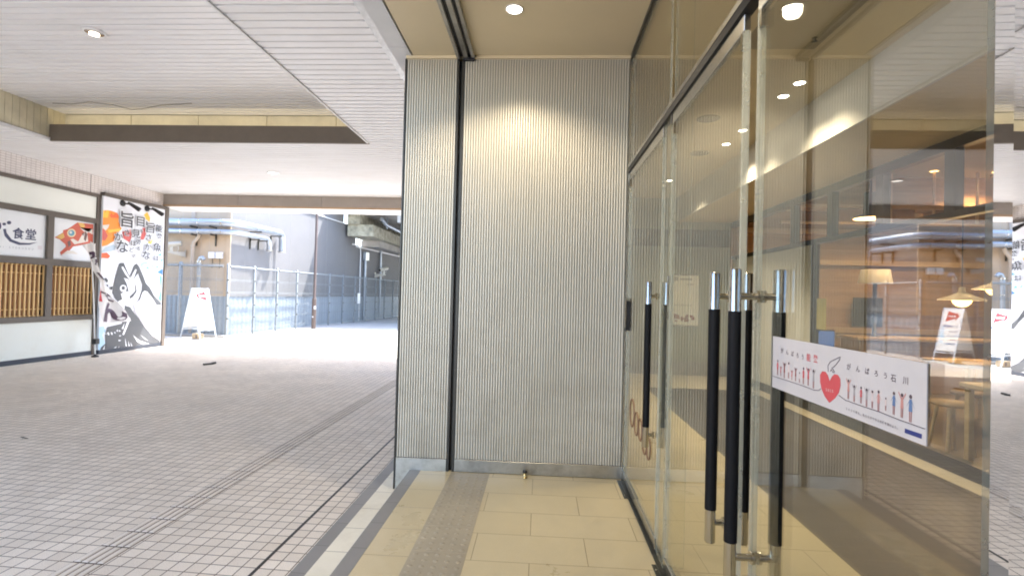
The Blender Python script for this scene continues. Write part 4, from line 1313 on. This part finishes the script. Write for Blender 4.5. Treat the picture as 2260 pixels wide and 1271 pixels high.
for ch, uc, vc, su, sv in (('ん', 0.52, 0.885, 0.95, 0.20), ('て', 0.55, 0.70, 1.0, 0.13), ('い', 0.5, 0.40, 0.9, 0.16), ('み', 0.5, 0.17, 0.8, 0.17)):
    g, fs = glyph(ch, 0.05)
    mm_.add([onflag(min(max(uc + x * su, 0.02), 0.98), min(max(vc - y * sv, 0.01), 0.99)) for x, y in g], fs)
mm_.build('lettering', 'plum', fgp)
m = MB()
for k in range(8):
    a, b = 0.60 + k * 0.025, 0.60 + (k + 1) * 0.025
    P = [onflag(0.03, a), onflag(0.16, a), onflag(0.16, b), onflag(0.03, b)]
    m.add(P, [(0, 1, 2, 3)])
m.build('red_stripe', 'arrow_red', fgp)

# small litter on the pavers
m = MB()
m.obox((-7.10, 10.62, 0.018), (0.5, 0.86, 0), (-0.86, 0.5, 0), (0, 0, 1), 0.11, 0.035, 0.016)
m.obox((-7.05, 10.72, 0.026), (0.6, 0.8, 0.1), (-0.8, 0.6, 0), (0, 0, 1), 0.05, 0.03, 0.018)
tag(m.build('litter_scrap', 'black_rubber', bevel=0.012), 'crumpled black scrap lying on the pavers in mid passage', 'litter')
m = MB()
m.tube([(-5.54, 5.20, 0.006), (-5.48, 5.17, 0.010), (-5.41, 5.16, 0.006)], [0.003, 0.007, 0.003], 6)
tag(m.build('dry_twig', 'brown_frame'), 'short brown twig on the pavers near the frame edge', 'twig')

# ------------------------------------------------------------------ outdoors: fences
def fx(y):
    return -10.62 + 0.064 * (y - 16.75)


FH = 2.42
FZ = (1.93, 1.50, 1.06, 0.62, 0.20)
dirF = Vector((0.064, 1, 0)).normalized()
fs_ = thing('side_fence', 'long galvanised wire fence with round posts running away beside the road', 'fence', (fx(16.75), 16.75, 0))
posts = [16.75 + 1.45 * k for k in range(14)]
for i, y in enumerate(posts):
    p = MB().tube([(fx(y), y, 0), (fx(y), y, FH + 0.05), (fx(y), y, FH + 0.07)], [0.045, 0.045, 0.02], 12).build('post', 'fence_steel', fs_)
    m = MB()
    for z in FZ[:-1]:
        m.box(fx(y) + 0.03, fx(y) + 0.075, y - 0.06, y - 0.02, z - 0.02, z + 0.02)
    m.build('clamp', 'dark_plate', p)
for a, b in zip(posts[:-1], posts[1:]):
    m = MB()
    m.tube([(fx(a) + 0.05, a + 0.05, FH - 0.03), (fx(b) + 0.05, b - 0.05, FH - 0.03)], 0.03, 8)
    for z in FZ:
        for dz in (-0.022, 0.022):
            m.tube([(fx(a) + 0.05, a + 0.03, z + dz), (fx(b) + 0.05, b - 0.03, z + dz)], 0.006, 5)
    n = 26
    for k in range(1, n):
        yv = a + (b - a) * k / n
        m.tube([(fx(yv) + 0.05, yv, 0.10), (fx(yv) + 0.05, yv, FH + 0.05)], 0.0035, 4)
    m.build('wire_panel', 'fence_steel', fs_)
ff = thing('front_fence', 'galvanised spike topped wire fence facing the passage behind the folding sign', 'fence', (-12, 16.7, 0))
for x in (-12.25, -13.7):
    MB().tube([(x, 16.7, 0), (x, 16.7, FH + 0.08), (x, 16.7, FH + 0.1)], [0.06, 0.06, 0.03], 12).build('post', 'fence_steel', ff)
for a, b in ((-12.25, -10.68), (-13.7, -12.25)):
    m = MB()
    m.tube([(a + 0.06, 16.66, FH - 0.03), (b - 0.06, 16.66, FH - 0.03)], 0.035, 8)
    for z in FZ:
        for dz in (-0.025, 0.025):
            m.tube([(a + 0.05, 16.66, z + dz), (b - 0.05, 16.66, z + dz)], 0.007, 5)
    n = 36
    for k in range(1, n):
        xv = a + (b - a) * k / n
        m.tube([(xv, 16.66, 0.08), (xv, 16.66, FH + 0.07)], 0.005, 4)
    m.tube([(a + 0.05, 16.66, 0.06), (b - 0.05, 16.66, 0.06)], 0.03, 8)
    m.build('wire_panel', 'fence_steel', ff)
kb = MB()
kb.box(-14.5, -10.5, 16.45, 16.62, -0.1, 0.06)
struct(kb.build('kerb', 'kerb_grey', bevel=0.01))

# ------------------------------------------------------------------ outdoors: warehouse behind the fence
wh = thing('warehouse', 'beige warehouse with blue corrugated lower wall behind the wire fences', 'building', (-13, 22, 0))
YC = 17.4


def wx(y):
    return -10.97 + 0.064 * (y - YC)


# side face, stepping down under the bridge
prof = [(17.4, 1.36), (45, 1.36), (45, 4.12), (27.7, 4.12), (27.7, 5.2), (26.2, 5.2), (26.2, 12.0), (17.4, 12.0)]
m = MB()
n = len(prof)
vs = [(wx(y), y, z) for y, z in prof] + [(wx(y) - 0.3, y, z) for y, z in prof]
m.add(vs, [tuple(range(n)), tuple(range(n, 2 * n))[::-1]] + [(i, (i + 1) % n, n + (i + 1) % n, n + i) for i in range(n)])
m.build('side_wall', 'wall_sun_side', wh)
m = MB()
for y in (18.2, 19.6, 21.2, 22.8, 24.4, 26.6, 29, 32):
    top = 11.9 if y < 26.2 else 4.1
    m.obox((wx(y) + 0.001, y, (1.4 + top) / 2), dirF, (1, 0, 0), (0, 0, 1), 0.006, 0.002, (top - 1.4) / 2)
m.build('panel_joint', 'kerb_grey', wh)
m = MB()
vs = []
y = 17.4
k = 0
while y < 45:
    o = 0.0 if (k % 4) in (0, 1) else 0.018
    vs.append((wx(y) - 0.05 + o, y))
    y += 0.06
    k += 1
n = len(vs)
m.add([(a, b, 0.0) for a, b in vs] + [(a, b, 1.36) for a, b in vs], [(i, i + 1, n + i + 1, n + i) for i in range(n - 1)])
vs = []
x = -14.5
k = 0
while x < wx(YC) - 0.03:
    o = 0.0 if (k % 4) in (0, 1) else -0.018
    vs.append((x, YC + 0.02 + o))
    x += 0.045
    k += 1
n = len(vs)
m.add([(a, b, 0.0) for a, b in vs] + [(a, b, 1.36) for a, b in vs], [(i, i + 1, n + i + 1, n + i) for i in range(n - 1)])
m.build('corrugated_skirt', 'sheet_blue', wh)
MB().box(-14.5, wx(YC) - 0.301, YC, YC + 0.3, 1.362, 12).build('front_wall', 'wall_beige', wh)
m = MB()
for x in (-14.0, -13.3, -12.75, -12.05, -11.75, -11.45):
    m.box(x - 0.007, x + 0.007, YC - 0.003, YC + 0.001, 1.40, 11.9)
m.box(-12.42, -12.28, YC - 0.04, YC - 0.0005, 4.0, 11.9)
m.build('front_joint', 'pipe_beige', wh)
MB().box(wx(YC) - 0.12, wx(YC) + 0.02, YC - 0.06, YC - 0.002, 1.37, 12).build('corner_post', 'wall_beige', wh)
MB().box(wx(YC) - 0.300, wx(YC) - 0.121, YC - 0.003, YC + 0.02, 1.362, 12).build('corner_panel', 'wall_beige', wh)
m = MB()
m.tube([(wx(21.6) + 0.03, 21.6, 5.2), (wx(27.6) + 0.03, 27.6, 5.2)], 0.03, 6)
m.tube([(wx(27.7) + 0.03, 27.7, 4.14), (wx(44) + 0.03, 44, 4.14)], 0.05, 6)
m.build('wall_coping', 'trim_white', wh)
MB().box(-30, -14.5, YC, YC + 0.3, 0, 12).build('front_wall', 'wall_beige', wh)

# ducts
gd = 'insulated galvanised ducts round the warehouse corner'


def duct(label, z, r, yend, zend, xoff):
    d = thing('steel_duct', label, 'duct', (-11.5, 17.0, z), gd)
    y0 = YC - 0.12 - r * 1.3
    x1 = wx(YC) + xoff
    xe = wx(yend) + xoff
    P = [(-14.6, y0, z), (-12.8, y0, z), (x1 - 0.45, y0, z), (x1 - 0.22, y0 + 0.07, z), (x1 - 0.06, y0 + 0.28, z), (x1 + 0.02, y0 + 0.55, z - 0.01),
         (xe, yend - 0.30, z - 0.02), (xe, yend - 0.14, z - 0.05), (xe, yend - 0.04, z - 0.13), (xe, yend, z - 0.26), (xe, yend, zend)]
    MB().tube(P, r, 18).build('pipe', 'galv_pipe', d)
    m = MB()
    for x in (-13.9, -13.3, -12.6, -11.95, x1 - 0.47):
        m.tube([(x - 0.02, y0, z), (x + 0.02, y0, z)], r * 1.05, 18)
    for y in (18.2, 18.8, yend - 0.35):
        if y < yend - 0.3:
            xx = wx(y) + xoff
            m.tube([(xx, y - 0.02, z - 0.015), (xx, y + 0.02, z - 0.015)], r * 1.05, 18)
    m.tube([(xe, yend, zend - 0.01), (xe, yend, zend + 0.03)], r * 1.15, 18)
    m.build('band', 'stainless', d)
    m = MB()
    for x in (-13.6, -12.2, -11.5):
        m.box(x - 0.02, x + 0.02, y0 - r, YC - 0.004, z - r - 0.05, z - r - 0.005)
        m.box(x - 0.02, x + 0.02, YC - 0.045, YC - 0.004, z - r - 0.40, z - r - 0.051)
    for y in (18.45, yend - 0.25):
        m.box(wx(y) + 0.004, wx(y) + xoff + r, y - 0.02, y + 0.02, z - r - 0.05, z - r - 0.012)
        m.box(wx(y) + 0.004, wx(y) + 0.045, y - 0.02, y + 0.02, z - r - 0.38, z - r - 0.051)
    m.build('bracket', 'dark_plate', d)
    return d


duct('thicker upper steel duct bending round the warehouse corner', 3.92, 0.125, 20.0, 3.14, 0.34)
duct('thinner lower steel duct bending round the warehouse corner', 3.61, 0.095, 19.2, 3.14, 0.30)
dp = thing('drain_pipe', 'beige drain pipe dropping from the ducts down the warehouse front', 'pipe', (-12.27, 17.3, 0))
MB().tube([(-12.0, 17.20, 3.52), (-12.08, 17.26, 3.40), (-12.24, 17.28, 3.22), (-12.27, 17.28, 3.10), (-12.27, 17.28, 2.0), (-12.27, 17.28, 0.0)], 0.055, 12).build('pipe', 'pipe_beige', dp)
m = MB()
for z in (3.12, 2.55, 1.5):
    m.tube([(-12.27, 17.28, z - 0.03), (-12.27, 17.28, z + 0.03)], 0.07, 12)
m.build('collar', 'pipe_beige', dp)
dp = thing('vent_pipe', 'grey hooked vent pipe rising just above the front fence', 'pipe', (-11.86, 17.05, 0))
MB().tube([(-11.86, 17.05, 0), (-11.86, 17.05, 2.58), (-11.82, 17.05, 2.68), (-11.74, 17.05, 2.70), (-11.68, 17.05, 2.62)], 0.06, 12).build('pipe', 'galv_pipe', dp)
m = MB()
for z in (2.55, 2.05, 1.3):
    m.tube([(-11.86, 17.05, z - 0.02), (-11.86, 17.05, z + 0.02)], 0.072, 12)
m.build('collar', 'stainless', dp)
for i, x in enumerate((-11.60, -11.33)):
    jb = thing('junction_box', 'square white junction box on the beige warehouse front, ' + ('left of a pair' if i == 0 else 'right of a pair near the corner'), 'junction box', (x, 17.3, 2.7), 'paired white junction boxes')
    MB().box(x - 0.115, x + 0.115, YC - 0.11, YC - 0.005, 2.685, 2.905).build('casing', 'box_white', jb, bevel=0.012)
    MB().tube([(x + 0.01, YC - 0.05, 2.684), (x + 0.015, YC - 0.04, 2.55), (x - 0.01, YC - 0.02, 2.35)], 0.012, 6).build('cable', 'dark_plate', jb)


def cctv(label, base, d, side, s=1.0):
    """wall camera: bracket arm, neck, hooded housing; d = arm direction off the wall, side = where it looks"""
    b = Vector(base)
    d = Vector(d).normalized()
    sd = Vector(side).normalized()
    up = Vector((0, 0, 1))
    c = thing('security_camera', label, 'security camera', base, 'white security cameras on the warehouse')
    w = d.cross(up)
    m = MB()
    m.obox(b + d * 0.008, w, up, d, 0.08 * s, 0.13 * s, 0.0075)
    pr_ = [(0.016, 0.06), (0.52 * s, 0.05), (0.52 * s, 0.01), (0.016, -0.12 * s)]
    vs = []
    for k in (-0.045 * s, 0.045 * s):
        for a, z in pr_:
            vs.append(b + d * a + up * z + w * k)
    m.add(vs, [(0, 1, 2, 3), (4, 7, 6, 5), (0, 4, 5, 1), (1, 5, 6, 2), (2, 6, 7, 3), (3, 7, 4, 0)])
    m.build('bracket', 'camera_white', c)
    MB().tube([b + d * 0.42 * s + up * 0.05, b + d * 0.42 * s + up * 0.22 * s], 0.05 * s, 12).build('neck', 'camera_white', c)
    cc = b + d * 0.42 * s + up * 0.30 * s
    t = sd
    MB().tube([cc - t * 0.30 * s, cc - t * 0.29 * s, cc + t * 0.32 * s, cc + t * 0.33 * s], [0.07 * s, 0.085 * s, 0.085 * s, 0.075 * s], 18).build('housing', 'camera_white', c)
    MB().tube([cc + t * 0.325 * s, cc + t * 0.335 * s], 0.065 * s, 16).build('lens', 'black_metal', c)
    MB().tube([cc - t * 0.2 * s - up * 0.08 * s, cc - t * 0.22 * s - up * 0.2 * s, b + d * 0.25 * s + up * 0.06], 0.012, 6).build('cable', 'camera_white', c)


cctv('large white security camera on the beige warehouse front beside the mural', (-12.62, YC, 2.83), (-0.72, -0.70, 0), (-0.9, -0.35, -0.16), 1.0)
cctv('white security camera on the warehouse side beside the grey conduits', (wx(30.6) + 0.003, 30.6, 2.68), (1, 0, 0), (-0.3, -0.9, -0.2), 1.25)
cctv('farthest white security camera on the warehouse side under the bridge', (wx(36.0) + 0.003, 36.0, 2.7), (1, 0, 0), (0.5, 0.8, 0.05), 1.25)
eb = thing('meter_box', 'grey meter box with conduits on the warehouse side wall', 'meter box', (wx(28.9), 28.9, 3.5))
MB().box(wx(28.9) + 0.01, wx(28.9) + 0.2, 28.65, 29.2, 3.45, 3.92).build('casing', 'galv_pipe', eb, bevel=0.01)
MB().tube([(wx(28.9) + 0.08, 28.9, 3.449), (wx(28.9) + 0.08, 28.9, 0.0)], 0.08, 8).build('conduit', 'galv_pipe', eb)
MB().tube([(wx(28.2) + 0.06, 27.0, 4.19), (wx(28.2) + 0.06, 27.9, 4.19), (wx(28.2) + 0.07, 28.2, 4.05), (wx(28.2) + 0.07, 28.25, 3.8), (wx(28.2) + 0.07, 28.25, 0)], 0.035, 8).build('conduit', 'trim_white', eb)
rp = thing('riser_pipe', 'tall thin grey pipe rising past the wall top to the bridge', 'pipe', (wx(30.9) + 0.1, 30.9, 0))
MB().tube([(wx(30.9) + 0.12, 31.2, 0), (wx(30.9) + 0.12, 31.2, 5.6)], 0.07, 10).build('pipe', 'galv_pipe', rp)
m = MB()
for z in (4.2, 5.0, 5.5):
    m.tube([(wx(30.9) + 0.12, 31.2, z - 0.04), (wx(30.9) + 0.12, 31.2, z + 0.04)], 0.09, 10)
m.build('collar', 'galv_pipe', rp)
fsn = MB()
y = 26.95
fsn.obox((fx(y) + 0.075, y + 0.35, 1.28), dirF, (0, 0, 1), (1, 0, 0), 0.16, 0.28, 0.006)
fn = fsn.build('fence_notice', 'box_white')
tag(fn, 'small white notice wired to the side fence beyond the lamp post', 'notice')

# bridge over the road
br = thing('road_bridge', 'weathered concrete bridge crossing above the far road with hung pipes', 'bridge', (-2, 33, 0))
m = MB()
m.box(-10.3, 14, 25.0, 46, 5.72, 6.1)
m.box(-10.3, 14, 24.8, 25.1, 5.9, 7.0)
m.build('deck', 'concrete', br)
m = MB()
for x in (-6.9, -4.3, -1.7, 1.0):
    m.box(x - 0.35, x + 0.35, 25.1, 46, 5.15, 5.719)
m.build('girder', 'concrete', br)
mat('stained', (0.36, 0.34, 0.26), 0.9, amt=0.45, scale=3.5, bump=0.3, bscale=18)
m = MB()
m.box(-10.2, -8.85, 26.2, 46, 4.55, 5.15)
m.box(-10.15, -9.5, 26.0, 46, 5.151, 5.719)
m.build('edge_beam', 'stained', br)
m = MB()
m.box(-10.3, -9.2, 28.5, 46, 4.20, 4.549)
m.build('bearing_block', 'concrete', br)
m = MB()
m.tube([(-8.5, 26.5, 5.5), (-8.5, 27.2, 5.32), (-8.45, 45, 5.05)], 0.10, 10)
for y in (27.5, 31.0, 35, 39):
    m.box(-8.53, -8.47, y - 0.03, y + 0.03, 5.1, 5.719)
m.build('hung_pipe', 'galv_pipe', br)
m = MB()
m.box(9.0, 12.0, 24.8, 46, 0, 5.719)
m.build('pier', 'concrete', br)

# lamp post
lp = thing('lamp_post', 'slender brown lamp post with a thicker base standing before the side fence', 'lamp post', (-9.73, 21.47, 0))
MB().tube([(-9.73, 21.47, 1.27), (-9.73, 21.47, 1.34), (-9.73, 21.47, 6.6)], [0.09, 0.055, 0.05], 16).build('pole', 'pole_brown', lp)
MB().tube([(-9.73, 21.47, 0), (-9.73, 21.47, 1.27)], 0.09, 18).build('base', 'pole_brown', lp)
m = MB()
m.box(-9.70, -9.62, 21.375, 21.40, 0.84, 0.98)
m.lathe((-9.74, 21.385, 0.52), [(0.03, -0.01), (0.03, 0.01)], 10)
m.box(-9.76, -9.71, 21.372, 21.384, 0.49, 0.545)
m.build('sticker', 'box_white', lp)
MB().tube([(-9.73, 21.47, 6.6), (-9.5, 21.3, 6.75), (-9.0, 21.0, 6.78)], [0.05, 0.05, 0.09], 12).build('lamp_head', 'pole_brown', lp)

# folding A-frame sign
af = thing('folding_sign', 'white folding pavement sign with red arrow standing in the sun by the fence', 'sign', (-10.9, 15.85, 0))
hx = Vector((0.447, 0.894, 0)).normalized()     # hinge direction
nn = Vector((0.894, -0.447, 0)).normalized()    # front face looks this way
top = Vector((-11.07, 16.0, 1.62))
HW = 0.25


def apanel(sgn, spread):
    foot = top + nn * sgn * spread + Vector((0, 0, -1.62))
    dn = (foot - top)
    Ln = dn.length
    dn = dn.normalized()
    out = dn.cross(hx)
    if out.dot(nn * sgn) < 0:
        out = -out
    return dn, out, Ln


for sgn, spread in ((1, 0.56), (-1, 0.56)):
    dn, out, Ln = apanel(sgn, spread)
    o0 = top + nn * sgn * 0.02
    fr_ = MB()
    for s in (-1, 1):
        fr_.obox(o0 + hx * HW * s + dn * Ln / 2, hx, dn, out, 0.012, Ln / 2, 0.010)
    for q in (0.02, 1.40):
        fr_.obox(o0 + dn * q, hx, dn, out, HW - 0.012, 0.012, 0.009)
    f_ = fr_.build('frame', 'galvanised', af)
    MB().obox(o0 + dn * 0.69, hx, dn, out, HW - 0.013, 0.655, 0.004).build('board', 'box_white', af)
    if True:
        def pl(u, v, e=0.0052, o0=o0, dn=dn, out=out, sgn=sgn):
            # u right as seen from the front, v down, metres from the panel's top middle
            p = o0 + hx * u * sgn + dn * v + out * e
            return tuple(p)
        ar = MB()
        tri_flat(ar, [pl(a, b) for a, b in ((-0.17, 0.26), (-0.10, 0.12), (-0.10, 0.19), (0.12, 0.10), (0.15, 0.44), (-0.08, 0.33), (-0.09, 0.40))])
        ar.build('arrow', 'arrow_red', af)
        wt = MB()
        for ch, u in (('営', -0.06), ('業', 0.01), ('中', 0.08)):
            put_text(wt, ch, 0.02, lambda a, b: pl(u + a, 0.265 - b, 0.0062), 0.075, 0.075)
        wt.build('arrow_lettering', 'box_white', af)
        bt = MB()
        for row, v, sz in (('くつ修理', 0.58, 0.095), ('合カギ', 0.74, 0.075), ('ハンコ', 0.87, 0.075), ('名刺', 0.99, 0.07), ('時計電池', 1.12, 0.06)):
            for k, ch in enumerate(row):
                put_text(bt, ch, 0.02, lambda a, b: pl(-0.20 + k * sz + sz / 2 + a, v - b, 0.0062), sz, sz)
        bt.build('lettering', 'tblue', af)
        bp_ = MB()
        tri_flat(bp_, [pl(a, b) for a, b in ((0.14, 0.62), (0.20, 0.58), (0.22, 0.80), (0.21, 1.10), (0.13, 1.12), (0.08, 0.98), (0.12, 0.82))])
        bp_.build('picture', 'ltblue', af)
MB().obox((-10.85, 15.8, 0.30), nn, hx, (0, 0, 1), 0.46, 0.01, 0.01).build('stay', 'galvanised', af)
wt_ = thing('sign_weight', 'tan block weighing down the foot of the folding sign', 'weight', (-10.95, 15.9, 0))
MB().obox((-10.98, 15.85, 0.085), nn, hx, (0, 0, 1), 0.16, 0.10, 0.085).build('block', 'cardboard', wt_, bevel=0.01)
MB().obox((-10.90, 15.81, 0.085), nn, hx, (0, 0, 1), 0.045, 0.102, 0.05).build('strap', 'pole_brown', wt_)

# ------------------------------------------------------------------ repeated small parts become parts of their own
SPLIT = ('clamp', 'band', 'bracket', 'collar', 'conduit', 'corner_clip', 'standoff', 'mullion', 'rail', 'girder', 'edge_seal', 'shelf_box', 'timber_rail', 'sticker',
         'upper_panel', 'lower_panel', 'recess_end_panels', 'skirting', 'opening_trim', 'access_trim', 'expansion_joint', 'patch_fitting', 'outline', 'deck', 'edge_beam',
         'bulkhead_soffit', 'screw', 'floor_nosing', 'top_moulding', 'roof_edge', 'boxing', 'slat', 'heading')


def split_islands(o):
    me = o.data
    n = len(me.vertices)
    par = list(range(n))

    def find(a):
        while par[a] != a:
            par[a] = par[par[a]]
            a = par[a]
        return a
    for e in me.edges:
        a, b = find(e.vertices[0]), find(e.vertices[1])
        if a != b:
            par[a] = b
    groups = {}
    for p in me.polygons:
        groups.setdefault(find(p.vertices[0]), []).append(p)
    if len(groups) < 2 or len(groups) > 24:
        return
    base = o.name.split('.')[0]
    mats = list(me.materials)
    for i, ps in enumerate(groups.values()):
        idx = {}
        vs, fs, sm, mi = [], [], [], []
        for p in ps:
            f = []
            for v in p.vertices:
                if v not in idx:
                    idx[v] = len(vs)
                    vs.append(tuple(me.vertices[v].co))
                f.append(idx[v])
            fs.append(f)
            sm.append(p.use_smooth)
            mi.append(p.material_index)
        nm = bpy.data.meshes.new(base)
        nm.from_pydata(vs, [], fs)
        for p, a, b in zip(nm.polygons, sm, mi):
            p.use_smooth = a
            p.material_index = b
        for m_ in mats:
            nm.materials.append(m_)
        bm = bmesh.new()
        bm.from_mesh(nm)
        for e in bm.edges:
            e.smooth = all(f.smooth for f in e.link_faces)
        bm.to_mesh(nm)
        bm.free()
        if i == 0:
            o.data = nm
        else:
            c = bpy.data.objects.new(base, nm)
            COL.objects.link(c)
            c.parent = o.parent
            c.location = o.location


for o in list(S.objects):
    if o.type == 'MESH' and o.parent is not None and not o.children and o.name.split('.')[0] in SPLIT:
        split_islands(o)
for o in S.objects:
    if '_org' in o:
        del o['_org']
